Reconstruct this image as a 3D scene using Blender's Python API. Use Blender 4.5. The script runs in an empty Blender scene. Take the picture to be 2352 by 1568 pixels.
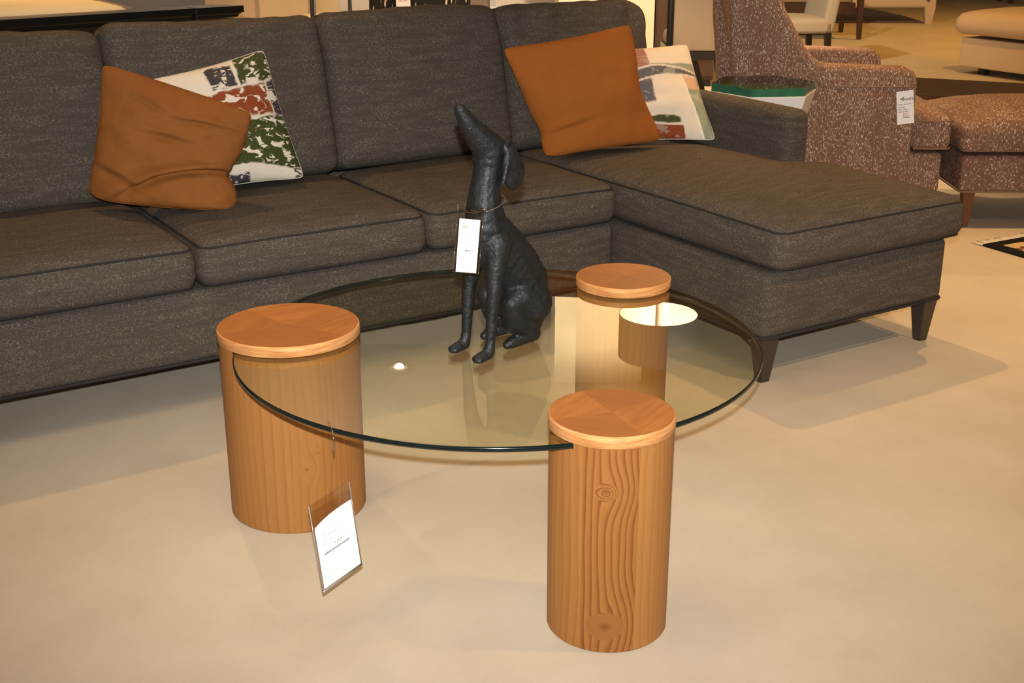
import bpy, bmesh, math, random
import numpy as np
from mathutils import Vector, Matrix, noise
random.seed(7)
SC = bpy.context.scene
COL = SC.collection

# ------------------------------------------------------------------ camera
CAM_H, PITCH, FPX = 1.30425, 0.33948, 2891.36
cd = bpy.data.cameras.new('camera'); cam = bpy.data.objects.new('camera', cd); COL.objects.link(cam)
cd.sensor_width = 36.0; cd.lens = FPX / 2352 * 36.0; cd.clip_start = 0.05; cd.clip_end = 100
cam.location = (0, 0, CAM_H); cam.rotation_euler = (math.pi / 2 - PITCH, 0, -0.0004)
SC.camera = cam

# ------------------------------------------------------------------ world, exposure, lights
SC.view_settings.view_transform = 'Standard'; SC.view_settings.look = 'None'
SC.view_settings.exposure = 0.0; SC.view_settings.gamma = 1.0; SC.view_settings.use_curve_mapping = False
w = bpy.data.worlds.new('world'); SC.world = w; w.use_nodes = True
w.node_tree.nodes['Background'].inputs[0].default_value = (1.0, 0.80, 0.58, 1)
w.node_tree.nodes['Background'].inputs[1].default_value = 0.42

def aim(o, tgt):
    o.rotation_euler = (Vector(tgt) - o.location).to_track_quat('-Z', 'Y').to_euler()
def spot(name, loc, tgt, watts, col, angle=70, blend=.6, radius=.04):
    l = bpy.data.lights.new(name, 'SPOT'); l.energy = watts; l.color = col; l.spot_size = math.radians(angle)
    l.spot_blend = blend; l.shadow_soft_size = radius
    o = bpy.data.objects.new(name, l); COL.objects.link(o); o.location = loc; aim(o, tgt); return o
CEIL = 3.1
WARM = (1.0, 0.60, 0.24); DEEP = (1.0, 0.50, 0.09)
# the camera's own flash, 9 cm above the lens
spot('camera_flash', (0, 0.0, CAM_H + .09), (0, 4.5, 0.45), 485, (0.94, 0.98, 1.0), 80, 1, .012)
# ceiling spots of the showroom, with two added fill lamps among them
spot('ceiling_spot_sofa', (0.70, 5.0, CEIL - .06), (1.35, 4.0, .2), 150, WARM, 62, .8, .03)
spot('ceiling_spot_sofa_left', (-1.5, 4.7, CEIL - .06), (-1.1, 3.75, .2), 130, WARM, 66, .9, .05)
spot('added_table_fill', (-0.5, 2.3, CEIL - .06), (-0.4, 2.75, 0), 175, (1, .74, .46), 92, 1, .9)  # added broad soft fill, stands in for ambient light on the carpet
spot('ceiling_spot_chair', (2.2, 4.9, CEIL - .06), (1.8, 5.2, 0), 195, WARM, 85, .7, .035)
spot('ceiling_spot_carpet', (2.1, 1.9, CEIL - .06), (1.75, 2.7, 0), 180, (1, .68, .36), 85, .9, .08)
spot('ceiling_spot_aisle', (3.2, 8.0, CEIL - .06), (3.2, 8.4, 0), 230, DEEP, 100, .7, .05)
spot('ceiling_spot_far_aisle', (5.0, 12.0, CEIL - .06), (4.6, 12.8, 0), 300, DEEP, 105, .7, .05)
spot('ceiling_spot_bed', (-2.6, 5.6, CEIL - .06), (-2.2, 6.2, .8), 300, WARM, 90, .7, .05)
spot('ceiling_spot_wall', (0.67, 7.9, CEIL - .06), (0.67, 9.2, 1.7), 640, (1, .78, .48), 100, .9, .05)
spot('added_wall_fill', (-1.2, 7.0, 1.9), (-1.0, 10.1, 2.75), 420, (1, .86, .68), 96, 1, .06)  # added unseen fill in mid-air, brightens the upper wall mirrored in the glass
spot('ceiling_spot_pier', (-1.2, 7.4, CEIL - .06), (-1.35, 8.55, 0.4), 200, WARM, 26, .6, .05)

# ------------------------------------------------------------------ node helpers
class NT:
    def __init__(s, name):
        s.m = bpy.data.materials.new(name); s.m.use_nodes = True
        s.t = s.m.node_tree; s.b = s.t.nodes['Principled BSDF']; s.out = s.t.nodes['Material Output']
    def n(s, kind, **kw):
        x = s.t.nodes.new(kind)
        for k, v in kw.items(): setattr(x, k, v)
        return x
    def l(s, a, b): s.t.links.new(a, b)
    def setin(s, sock, v):
        if hasattr(v, 'is_linked') or hasattr(v, 'links'): s.l(v, sock)
        else: sock.default_value = v
    def math(s, op, a, b=0.0, c=None):
        x = s.n('ShaderNodeMath', operation=op); s.setin(x.inputs[0], a); s.setin(x.inputs[1], b)
        if c is not None: s.setin(x.inputs[2], c)
        return x.outputs[0]
    def mix(s, f, a, b, blend='MIX'):
        x = s.n('ShaderNodeMix', data_type='RGBA', blend_type=blend)
        s.setin(x.inputs[0], f)
        for i, v in ((6, a), (7, b)):
            if isinstance(v, (tuple, list)): v = tuple(v) + ((1,) if len(v) == 3 else ())
            s.setin(x.inputs[i], v)
        return x.outputs[2]
    def ramp(s, f, stops):
        x = s.n('ShaderNodeValToRGB'); e = x.color_ramp.elements
        while len(e) > 1: e.remove(e[-1])
        for i, (p, c) in enumerate(stops):
            el = e[0] if i == 0 else e.new(p)
            el.position = p; el.color = (c, c, c, 1) if isinstance(c, (int, float)) else tuple(c) + (1,)
        s.setin(x.inputs[0], f); return x.outputs[0]
    def coord(s, which='Object'):
        return s.n('ShaderNodeTexCoord').outputs[which]
    def mapping(s, vec, scale=(1, 1, 1), loc=(0, 0, 0), rot=(0, 0, 0)):
        x = s.n('ShaderNodeMapping'); s.l(vec, x.inputs[0])
        x.inputs['Scale'].default_value = scale; x.inputs['Location'].default_value = loc; x.inputs['Rotation'].default_value = rot
        return x.outputs[0]
    def noise(s, vec, scale=5, detail=3, rough=.5, out='Fac', dist=0.0):
        x = s.n('ShaderNodeTexNoise'); s.l(vec, x.inputs['Vector'])
        x.inputs['Scale'].default_value = scale; x.inputs['Detail'].default_value = detail
        x.inputs['Roughness'].default_value = rough; x.inputs['Distortion'].default_value = dist
        return x.outputs[0 if out == 'Fac' else 1]
    def attr(s, name, out='Fac'):
        x = s.n('ShaderNodeAttribute', attribute_name=name); return x.outputs[out]
    def bump(s, h, strength=.3, dist=.002):
        x = s.n('ShaderNodeBump'); x.inputs['Strength'].default_value = strength; x.inputs['Distance'].default_value = dist
        s.l(h, x.inputs['Height']); s.l(x.outputs[0], s.b.inputs['Normal'])
    def fin(s, color=None, rough=.6, spec=.5, metal=0.0, coat=0.0, sheen=0.0):
        sheen = 0.0
        if color is not None:
            if isinstance(color, (tuple, list)): s.b.inputs['Base Color'].default_value = tuple(color) + (1,)
            else: s.l(color, s.b.inputs['Base Color'])
        s.setin(s.b.inputs['Roughness'], rough); s.b.inputs['Specular IOR Level'].default_value = spec
        s.b.inputs['Metallic'].default_value = metal; s.b.inputs['Coat Weight'].default_value = coat
        if sheen:
            s.b.inputs['Sheen Weight'].default_value = sheen; s.b.inputs['Sheen Roughness'].default_value = .45
        return s.m

def m_plain(name, col, rough=.55, spec=.4, var=.06, scale=14, bump=0.0, **kw):
    t = NT(name); v = t.noise(t.coord(), scale, 4, .6)
    c = t.mix(v, tuple(x * (1 - var) for x in col), tuple(min(1, x * (1 + var)) for x in col))
    if bump: t.bump(t.noise(t.coord(), scale * 14, 3), bump, .002)
    return t.fin(c, rough, spec, **kw)

def m_weave(name, base, fleck, amt=.5, warm=None, sheen=.25, seed=0, dens=1.0):
    """tweedy woven cloth: short bright flecks along weft and warp"""
    t = NT(name); uv = t.coord('UV')
    h = t.noise(t.mapping(uv, (125 * dens, 640 * dens, 1), (seed, seed, 0)), 1, 0, .5)
    v = t.noise(t.mapping(uv, (640 * dens, 105 * dens, 1), (seed + 9, 4, 0)), 1, 0, .5)
    f1 = t.ramp(h, [(.57, 0), (.68, 1)]); f2 = t.math('MULTIPLY', t.ramp(v, [(.60, 0), (.70, 1)]), .8)
    clus = t.ramp(t.noise(t.mapping(uv, (9, 60, 1), (seed, 3, 0)), 1, 3, .6), [(.36, .10), (.66, 1)])
    f = t.math('MULTIPLY', t.math('MULTIPLY', t.math('MAXIMUM', f1, f2), clus), amt)
    fine = t.noise(t.mapping(uv, (760 * dens, 760 * dens, 1)), 1, 2, .6)
    b = t.mix(t.ramp(fine, [(.3, 0), (.7, 1)]), tuple(x * .62 for x in base), tuple(x * 1.35 for x in base))
    big = t.noise(t.mapping(uv, (3.2, 3.2, 1), (seed, 0, 0)), 1, 3, .5)
    b = t.mix(t.math('MULTIPLY', big, .5), b, tuple(x * y for x, y in zip(base, (1.15, 1.0, .85))))
    c = t.mix(f, b, fleck)
    hh = t.math('ADD', t.math('ADD', h, v), fine)
    t.bump(hh, .22, .0008)
    return t.fin(c, .92, .15, sheen=sheen)

M = {}
M['sofa'] = m_weave('sofa_tweed', (.062, .051, .041), (.32, .265, .215), .46)
M['welt'] = m_plain('sofa_piping', (.030, .026, .024), .9, .15, .2, 200)
M['dark_wood'] = m_plain('dark_wood', (.040, .026, .019), .42, .5, .3, 30)
M['espresso'] = m_plain('espresso_wood', (.014, .011, .010), .28, .5, .3, 30)
M['black_metal'] = m_plain('black_metal', (.012, .012, .013), .45, .5)
M['lacquer'] = m_plain('black_lacquer_wood', (.008, .007, .006), .22, .5, .3, 30)
M['white_gloss'] = m_plain('white_gloss', (.78, .76, .74), .22, .5, .03)
M['bedding'] = None

def m_suede(name, col):
    t = NT(name); o = t.coord()
    n1 = t.noise(o, 9, 4, .6); n2 = t.noise(o, 260, 3, .6)
    c = t.mix(n1, tuple(x * .84 for x in col), tuple(x * 1.15 for x in col))
    c = t.mix(t.math('MULTIPLY', n2, .55), c, tuple(x * .55 for x in col))
    t.bump(n2, .25, .001)
    return t.fin(c, .95, .1, sheen=.25)
M['suede'] = m_suede('rust_suede', (.255, .090, .022))
M['suede_bright'] = m_suede('rust_velvet', (.335, .105, .020))

def m_carpet():
    t = NT('beige_carpet'); o = t.coord()
    a = t.noise(o, 2.2, 5, .62); b = t.noise(o, 17, 4, .6); c = t.noise(o, 420, 2, .6)
    col = t.mix(t.ramp(a, [(.35, 0), (.68, 1)]), (.500, .418, .318), (.600, .510, .400))
    col = t.mix(t.math('MULTIPLY', t.ramp(b, [(.35, 0), (.75, 1)]), .35), col, (.545, .454, .346))
    st = t.ramp(t.noise(t.mapping(o, (1, 1, 1), (3.3, 1.7, 0)), 4.7, 2, .5), [(.70, 0), (.80, 1)])
    col = t.mix(t.math('MULTIPLY', st, .35), col, (.36, .28, .19))
    col = t.mix(t.math('MULTIPLY', c, .30), col, (.40, .327, .242))
    t.bump(t.math('ADD', c, t.math('MULTIPLY', b, .5)), .18, .003)
    return t.fin(col, .97, .08, sheen=.2)
M['carpet'] = m_carpet()

def m_wood(name, light, dark, gscale=1.0):
    """grain from per-vertex 'grain' (ring coordinate), 'tone' and 'contrast'"""
    t = NT(name); uv = t.coord('UV')
    g = t.attr('grain'); tone = t.attr('tone'); con = t.attr('contrast')
    wob = t.math('MULTIPLY', t.noise(t.mapping(uv, (60, 5, 1)), 1, 3, .6), .5)
    g = t.math('FRACT', t.math('ADD', g, wob))
    ring = t.ramp(g, [(0, .05), (.45, .22), (.78, .75), (.90, 1), (.97, .25), (1, .05)])
    fib = t.noise(t.mapping(uv, (420, 9, 1)), 1, 4, .65)
    c = t.mix(tone, light, tuple(x * y for x, y in zip(light, (.74, .60, .42))))
    c = t.mix(t.math('MULTIPLY', ring, con), c, dark)
    c = t.mix(t.math('MULTIPLY', fib, .30), c, tuple(x * .62 for x in light))
    kn = t.attr('knot')
    c = t.mix(kn, c, tuple(x * .45 for x in dark))
    t.bump(fib, .06, .001)
    return t.fin(c, .50, .22)
M['pine'] = m_wood('honey_pine_staves', (.385, .172, .048), (.155, .038, .007))

def m_cap():
    """lid veneered in four wedges, each with its grain turned"""
    t = NT('pine_lid_veneer'); o = t.coord('UV')
    ang = t.attr('wedge'); tone = t.attr('tone')
    sep = t.n('ShaderNodeSeparateXYZ'); t.l(o, sep.inputs[0])
    ca = t.math('COSINE', ang); sa = t.math('SINE', ang)
    x = t.math('ADD', t.math('MULTIPLY', sep.outputs[0], ca), t.math('MULTIPLY', sep.outputs[1], sa))
    y = t.math('SUBTRACT', t.math('MULTIPLY', sep.outputs[1], ca), t.math('MULTIPLY', sep.outputs[0], sa))
    cb = t.n('ShaderNodeCombineXYZ'); t.l(x, cb.inputs[0]); t.l(y, cb.inputs[1]); t.l(ang, cb.inputs[2])
    n1 = t.noise(t.mapping(cb.outputs[0], (9, 60, 1)), 1, 4, .6, dist=.6)
    n2 = t.noise(t.mapping(cb.outputs[0], (30, 420, 1)), 1, 3, .6)
    c = t.mix(t.ramp(n1, [(.36, 0), (.66, 1)]), (.50, .185, .044), (.38, .122, .025))
    c = t.mix(t.math('MULTIPLY', tone, .7), c, (.25, .075, .014))
    c = t.mix(t.math('MULTIPLY', n2,   .35), c, (.24, .08, .018))
    return t.fin(c, .48, .25)
M['lid_top'] = m_cap()
def m_capedge():
    t = NT('pine_lid_edge'); uv = t.coord('UV')
    n1 = t.noise(t.mapping(uv, (14, 160, 1)), 1, 4, .6, dist=.8)
    seg = t.noise(t.mapping(uv, (7, .01, 1)), 1, 0, .5)
    c = t.mix(t.ramp(n1, [(.38, 0), (.68, 1)]), (.62, .31, .115), (.43, .16, .048))
    c = t.mix(t.math('MULTIPLY', t.ramp(seg, [(.5, 0), (.56, 1)]), .45), c, (.44, .17, .06))
    return t.fin(c, .50, .22)
M['lid_edge'] = m_capedge()

def m_glass_face(name, tint, ior):
    t = NT(name); t.t.nodes.remove(t.b)
    tr = t.n('ShaderNodeBsdfTransparent'); tr.inputs[0].default_value = tint + (1,)
    if ior:
        gl = t.n('ShaderNodeBsdfGlossy'); gl.inputs['Roughness'].default_value = .002
        lw = t.n('ShaderNodeLayerWeight'); lw.inputs[0].default_value = .5; r0 = ((ior - 1) / (ior + 1)) ** 2
        fr = t.math('MULTIPLY_ADD', t.math('POWER', lw.outputs['Facing'], 5.0), 1 - r0, r0)
        mx = t.n('ShaderNodeMixShader'); t.l(fr, mx.inputs[0]); t.l(tr.outputs[0], mx.inputs[1]); t.l(gl.outputs[0], mx.inputs[2])
        t.l(mx.outputs[0], t.out.inputs[0])
    else: t.l(tr.outputs[0], t.out.inputs[0])
    return t.m
M['glass_top'] = m_glass_face('tabletop_glass_upper_face', (.935, .945, .865), 1.60)
M['glass_under'] = m_glass_face('tabletop_glass_lower_face', (.95, .955, .885), None)
def m_edge(name, a, b):
    t = NT(name); n = t.noise(t.coord(), 30, 2)
    return t.fin(t.mix(n, a, b), .12, .6)
M['glass_edge'] = m_edge('glass_edge_green', (.0015, .0045, .004), (.003, .010, .009))
M['green_glass'] = m_glass_face('green_glass', (.22, .38, .19), 1.33)
M['green_glass_under'] = m_glass_face('green_glass_lower_face', (.62, .78, .62), None)
M['green_edge'] = m_edge('green_glass_edge', (.020, .10, .055), (.05, .19, .10))
def m_film(gloss=.08, tint=(.92, .90, .88)):
    t = NT('clear_plastic_film'); t.t.nodes.remove(t.b)
    tr = t.n('ShaderNodeBsdfTransparent'); tr.inputs[0].default_value = tint + (1,)
    gl = t.n('ShaderNodeBsdfGlossy'); gl.inputs['Roughness'].default_value = .05
    mx = t.n('ShaderNodeMixShader'); mx.inputs[0].default_value = gloss; t.l(tr.outputs[0], mx.inputs[1]); t.l(gl.outputs[0], mx.inputs[2]); t.l(mx.outputs[0], t.out.inputs[0]); return t.m
M['sleeve'] = m_film()
M['clear'] = m_film(.22, (.93, .88, .84))
M['sleeve_rim'] = m_plain('clear_plastic_rim', (.26, .22, .20), .15, .6)
M['paper'] = m_plain('white_paper', (.86, .84, .82), .6, .3, .01)
M['ink'] = m_plain('grey_ink', (.06, .055, .075), .8, .1)
M['ink_dark'] = m_plain('dark_ink', (.05, .045, .07), .8, .1)
M['ink_faint'] = m_plain('faint_grey_ink', (.12, .10, .12), .8, .1)
M['ink_pale'] = m_plain('pale_grey_ink', (.33, .31, .35), .8, .1); M['ink_blue'] = m_plain('slate_ink', (.15, .15, .21), .8, .1)
M['ink_red'] = m_plain('red_ink', (.62, .10, .10), .8, .1)
M['ink_green'] = m_plain('leaf_green_ink', (.25, .42, .08), .8, .1)
M['ink_pale_green'] = m_plain('pale_green_ink', (.14, .27, .10), .8, .1)
M['cord'] = m_plain('clear_cord', (.16, .12, .09), .3, .5)

def m_dog():
    t = NT('rough_black_paint'); o = t.coord()
    a = t.noise(o, 42, 5, .65); b = t.noise(o, 160, 3, .6)
    c = t.mix(t.ramp(a, [(.3, 0), (.75, 1)]), (.0035, .0039, .0040), (.011, .012, .0123))
    chip = t.ramp(t.noise(t.mapping(o, (1, 1, 1), (2.2, .4, .9)), 58, 2, .5), [(.755, 0), (.775, 1)])
    c = t.mix(t.math('MULTIPLY', chip, .6), c, (.40, .36, .31))
    t.bump(t.math('ADD', a, t.math('MULTIPLY', b, .35)), .55, .006)
    return t.fin(c, t.ramp(b, [(.3, .42), (.7, .62)]), .38)
M['dog'] = m_dog()

def m_fawn(name='speckled_fawn_fabric'):
    """brown hide print: pale dots and feathery strokes in upright lighter bands"""
    t = NT(name); uv = t.coord('UV')
    band = t.noise(t.mapping(uv, (9.0, 1.4, 1)), 1, 2, .5)
    band = t.ramp(band, [(.40, 0), (.60, 1)])
    wv = t.n('ShaderNodeTexNoise'); t.l(t.mapping(uv, (16, 13, 1)), wv.inputs['Vector']); wv.inputs['Scale'].default_value = 1; wv.inputs['Detail'].default_value = 1
    warp = t.n('ShaderNodeVectorMath', operation='MULTIPLY_ADD'); t.l(wv.outputs[1], warp.inputs[0]); warp.inputs[1].default_value = (.045, .012, 0); t.l(uv, warp.inputs[2])
    st = t.noise(t.mapping(warp.outputs[0], (400, 60, 1)), 1, 1, .5)
    strokes = t.ramp(st, [(.53, 0), (.64, 1)])
    vo = t.n('ShaderNodeTexVoronoi'); t.l(t.mapping(warp.outputs[0], (122, 72, 1)), vo.inputs['Vector']); vo.inputs['Scale'].default_value = 1
    dots = t.ramp(vo.outputs['Distance'], [(.17, 1), (.28, 0)])
    f = t.math('MAXIMUM', t.math('MULTIPLY', dots, .92), t.math('MULTIPLY', strokes, t.math('ADD', t.math('MULTIPLY', band, .52), .15)))
    base = t.mix(t.noise(t.mapping(uv, (40, 30, 1)), 1, 3), (.150, .070, .042), (.215, .115, .078))
    c = t.mix(f, base, (.66, .54, .42))
    t.bump(st, .25, .001)
    return t.fin(c, .85, .2, sheen=.2)
M['fawn'] = m_fawn()
M['fawn_cord'] = m_plain('brown_cord', (.23, .14, .09), .85, .2, .4, 150)
M['linen'] = m_weave('oatmeal_linen', (.30, .235, .18), (.40, .33, .27), .4, sheen=.15)
M['linen_pale'] = m_weave('pale_linen', (.56, .47, .40), (.64, .56, .48), .4, sheen=.15)
M['linen_grey'] = m_weave('grey_linen', (.40, .35, .30), (.48, .43, .37), .4)
M['linen_tan'] = m_weave('tan_linen', (.43, .31, .185), (.50, .38, .25), .4, sheen=.15)
M['cream_fabric'] = m_weave('cream_weave', (.60, .47, .33), (.66, .55, .42), .4, sheen=.2)
M['wall_grey'] = m_plain('warm_grey_paint', (.44, .39, .35), .85, .1, .03, 3)
M['wall_cream'] = m_plain('cream_paint', (.80, .70, .52), .85, .1, .02, 3)
M['wall_beige'] = m_plain('beige_plaster', (.60, .46, .31), .9, .1, .08, 9, .2)
M['ceiling'] = m_plain('ceiling_paint', (.60, .56, .50), .9, .1, .02, 3)
M['brown_case'] = m_plain('brown_cabinet_wood', (.075, .036, .015), .5, .4, .3, 20)
M['brown_leg'] = m_plain('reddish_brown_wood', (.14, .050, .022), .4, .5, .25, 30)
M['walnut'] = m_plain('walnut_wood', (.070, .030, .013), .4, .5, .3, 30)
M['table_gloss'] = m_plain('polished_brown_wood', (.060, .034, .018), .10, .6, .25, 14)
def m_bedding():
    t = NT('cream_bedspread'); uv = t.coord('UV')
    n = t.noise(t.mapping(uv, (3, 45, 1)), 1, 3, .6)
    c = t.mix(n, (.62, .53, .38), (.74, .66, .50)); t.bump(n, .4, .006)
    return t.fin(c, .9, .1)
M['bedding'] = m_bedding()
M['band'] = m_plain('grey_brown_braid', (.20, .16, .12), .9, .1, .4, 120)
def m_streak():
    t = NT('black_hide_with_white_streaks'); uv = t.coord('UV')
    n = t.noise(t.mapping(uv, (75, 14, 1)), 1, 2, .5)
    return t.fin(t.mix(t.ramp(n, [(.60, 0), (.66, 1)]), (.012, .010, .009), (.62, .52, .40)), .8, .2)
M['streak'] = m_streak()
def m_shade():
    t = NT('grey_lamp_shade'); n = t.noise(t.mapping(t.coord('UV'), (40, 300, 1)), 1, 2)
    return t.fin(t.mix(n, (.42, .41, .38), (.50, .48, .44)), .85, .1)
M['shade'] = m_shade()
M['shade_in'] = m_plain('white_shade_lining', (.85, .80, .70), .8, .1, .01)
def m_emit(name, col, s):
    t = NT(name); n = t.noise(t.coord(), 6, 1)
    t.b.inputs['Emission Color'].default_value = col + (1,); t.l(t.math('ADD', t.math('MULTIPLY', n, .01 * s), s), t.b.inputs['Emission Strength'])
    return t.fin(col, .4, .4)
M['bulb'] = m_emit('lamp_bulb', (1.0, .72, .38), 60)
M['can_lamp'] = m_emit('downlight_lamp', (1.0, .80, .52), 26)
M['trim_ring'] = m_plain('downlight_trim', (.70, .62, .50), .4, .4)

# ------------------------------------------------------------------ mesh helpers
def tagit(o, label=None, cat=None, group=None, kind=None):
    if label: o['label'] = label
    if cat: o['category'] = cat
    if group: o['group'] = group
    if kind: o['kind'] = kind
    return o
def empty(name, loc=(0, 0, 0), rz=0.0, label=None, cat=None, group=None):
    o = bpy.data.objects.new(name, None); COL.objects.link(o); o.location = loc; o.rotation_euler = (0, 0, rz)
    o.empty_display_size = .1
    return tagit(o, label, cat, group)

class MB:
    def __init__(s): s.v = []; s.f = []; s.mi = []; s.sm = []
    def add(s, V, F, mi=0, smooth=True, T=None):
        n = len(s.v)
        V = [Vector(p) for p in V]
        if T is not None: V = [T @ p for p in V]
        s.v += [tuple(p) for p in V]; s.f += [tuple(i + n for i in f) for f in F]
        s.mi += [mi] * len(F); s.sm += [smooth] * len(F); return s
    def box(s, x0, x1, y0, y1, z0, z1, mi=0, T=None):
        V = [(x, y, z) for x in (x0, x1) for y in (y0, y1) for z in (z0, z1)]
        F = [(0, 1, 3, 2), (4, 6, 7, 5), (0, 4, 5, 1), (2, 3, 7, 6), (0, 2, 6, 4), (1, 5, 7, 3)]
        return s.add(V, F, mi, False, T)
    def taper(s, c0, s0, z0, c1, s1, z1, n=4, mi=0, rot=math.pi / 4, smooth=False):
        V = []; 
        for c, r, z in ((c0, s0, z0), (c1, s1, z1)):
            k = r / math.cos(math.pi / n) if n == 4 else r
            V += [(c[0] + k * math.cos(rot + 2 * math.pi * i / n), c[1] + k * math.sin(rot + 2 * math.pi * i / n), z) for i in range(n)]
        F = [(i, (i + 1) % n, n + (i + 1) % n, n + i) for i in range(n)] + [tuple(range(n))[::-1], tuple(range(n, 2 * n))]
        return s.add(V, F, mi, smooth)
    def lathe(s, prof, n=48, c=(0, 0), mi=0, smooth=True):
        V = []; F = []
        for r, z in prof: V += [(c[0] + r * math.cos(2 * math.pi * i / n), c[1] + r * math.sin(2 * math.pi * i / n), z) for i in range(n)]
        for j in range(len(prof) - 1):
            for i in range(n): F.append((j * n + i, j * n + (i + 1) % n, (j + 1) * n + (i + 1) % n, (j + 1) * n + i))
        if prof[0][0] > 0: F.append(tuple(range(n))[::-1])
        if prof[-1][0] > 0: F.append(tuple((len(prof) - 1) * n + i for i in range(n)))
        return s.add(V, F, mi, smooth)
    def tube(s, pts, r, n=8, closed=False, mi=0):
        pts = [Vector(p) for p in pts]; N = len(pts); V = []; F = []
        rr = r if isinstance(r, (list, tuple)) else [r] * N
        prev = None
        for i, p in enumerate(pts):
            a = pts[(i - 1) % N] if (closed or i > 0) else p; b = pts[(i + 1) % N] if (closed or i < N - 1) else p
            d = (b - a).normalized()
            up = prev if prev is not None else (Vector((0, 0, 1)) if abs(d.z) < .9 else Vector((1, 0, 0)))
            x = d.cross(up)
            if x.length < 1e-5: x = d.cross(Vector((0, 1, 0)))
            x.normalize(); y = x.cross(d).normalized(); prev = y
            V += [p + (x * math.cos(2 * math.pi * k / n) + y * math.sin(2 * math.pi * k / n)) * rr[i] for k in range(n)]
        for i in range(N if closed else N - 1):
            j = (i + 1) % N
            for k in range(n): F.append((i * n + k, i * n + (k + 1) % n, j * n + (k + 1) % n, j * n + k))
        if not closed: F += [tuple(range(n))[::-1], tuple((N - 1) * n + k for k in range(n))]
        return s.add(V, F, mi, True)
    def build(s, name, mats, parent=None, boxuv=True, uvscale=1.0):
        me = bpy.data.meshes.new(name); me.from_pydata(s.v, [], s.f)
        mats = mats if isinstance(mats, (list, tuple)) else [mats]
        for m in mats: me.materials.append(m)
        me.polygons.foreach_set('material_index', s.mi); me.polygons.foreach_set('use_smooth', s.sm)
        bm = bmesh.new(); bm.from_mesh(me); bmesh.ops.recalc_face_normals(bm, faces=bm.faces); bm.to_mesh(me); bm.free()
        me.update()
        if boxuv: box_uv(me, uvscale)
        o = bpy.data.objects.new(name, me); COL.objects.link(o)
        if parent is not None: o.parent = parent
        return o

def box_uv(me, sc=1.0):
    nl = len(me.loops)
    co = np.empty(len(me.vertices) * 3); me.vertices.foreach_get('co', co); co = co.reshape(-1, 3)
    vi = np.empty(nl, dtype=np.int32); me.loops.foreach_get('vertex_index', vi)
    nr = np.empty(len(me.polygons) * 3); me.polygons.foreach_get('normal', nr); nr = np.abs(nr.reshape(-1, 3))
    tot = np.empty(len(me.polygons), dtype=np.int32); me.polygons.foreach_get('loop_total', tot)
    ax = np.repeat(nr.argmax(1), tot); p = co[vi]
    u = np.where(ax == 0, p[:, 1], p[:, 0]); v = np.where(ax == 2, p[:, 1], p[:, 2])
    uv = np.stack([u, v], 1) * sc
    l = me.uv_layers.new(name='UVMap'); l.data.foreach_set('uv', uv.ravel())

def bevel_obj(o, wdt, seg=3, angle=.6):
    md = o.modifiers.new('bevel', 'BEVEL'); md.width = wdt; md.segments = seg; md.limit_method = 'ANGLE'; md.angle_limit = angle
    md.harden_normals = False
    return o

def _axis(lo, hi, r, n):
    e = [0, .1, .29, .62, 1.0]
    a = [lo + r * t for t in e]; b = [hi - r * t for t in e][::-1]
    m = [lo + r + (hi - lo - 2 * r) * i / n for i in range(1, n)]
    return np.array(a + m + b)
def rbox(x0, x1, y0, y1, z0, z1, r, n=(10, 10, 4), crown=(0, 0), bulge=(0, 0, 0, 0), p=.55):
    """soft box; crown=(top,bottom), bulge=(-x,+x,-y,+y); returns V,F"""
    r = min(r, (x1 - x0) * .49, (y1 - y0) * .49, (z1 - z0) * .49)
    X, Y, Z = _axis(x0, x1, r, n[0]), _axis(y0, y1, r, n[1]), _axis(z0, z1, r, n[2])
    nx, ny, nz = len(X), len(Y), len(Z); idx = {}; P = []
    def g(i, j, k):
        t = (i, j, k)
        if t not in idx: idx[t] = len(P); P.append((X[i], Y[j], Z[k]))
        return idx[t]
    F = []
    for k in (0, nz - 1):
        for i in range(nx - 1):
            for j in range(ny - 1):
                f = (g(i, j, k), g(i + 1, j, k), g(i + 1, j + 1, k), g(i, j + 1, k)); F.append(f if k else f[::-1])
    for j in (0, ny - 1):
        for i in range(nx - 1):
            for k in range(nz - 1):
                f = (g(i, j, k), g(i + 1, j, k), g(i + 1, j, k + 1), g(i, j, k + 1)); F.append(f[::-1] if j else f)
    for i in (0, nx - 1):
        for j in range(ny - 1):
            for k in range(nz - 1):
                f = (g(i, j, k), g(i, j + 1, k), g(i, j + 1, k + 1), g(i, j, k + 1)); F.append(f if i else f[::-1])
    P = np.array(P); lo = np.array([x0 + r, y0 + r, z0 + r]); hi = np.array([x1 - r, y1 - r, z1 - r])
    q = np.clip(P, lo, hi); d = P - q; L = np.linalg.norm(d, axis=1, keepdims=True); L[L < 1e-9] = 1
    P = q + d / L * r
    u = np.clip((P[:, 0] - (x0 + x1) / 2) / ((x1 - x0) / 2), -1, 1); v = np.clip((P[:, 1] - (y0 + y1) / 2) / ((y1 - y0) / 2), -1, 1)
    w_ = np.clip((P[:, 2] - (z0 + z1) / 2) / ((z1 - z0) / 2), -1, 1)
    cu = (1 - u ** 2) ** p; cv = (1 - v ** 2) ** p; cw = (1 - w_ ** 2) ** p
    P[:, 2] += cu * cv * np.where(w_ > 0, w_ * crown[0], w_ * crown[1])
    P[:, 0] += cv * cw * np.where(u > 0, u * bulge[1], u * bulge[0])
    P[:, 1] += cu * cw * np.where(v > 0, v * bulge[3], v * bulge[2])
    return P, F
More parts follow.
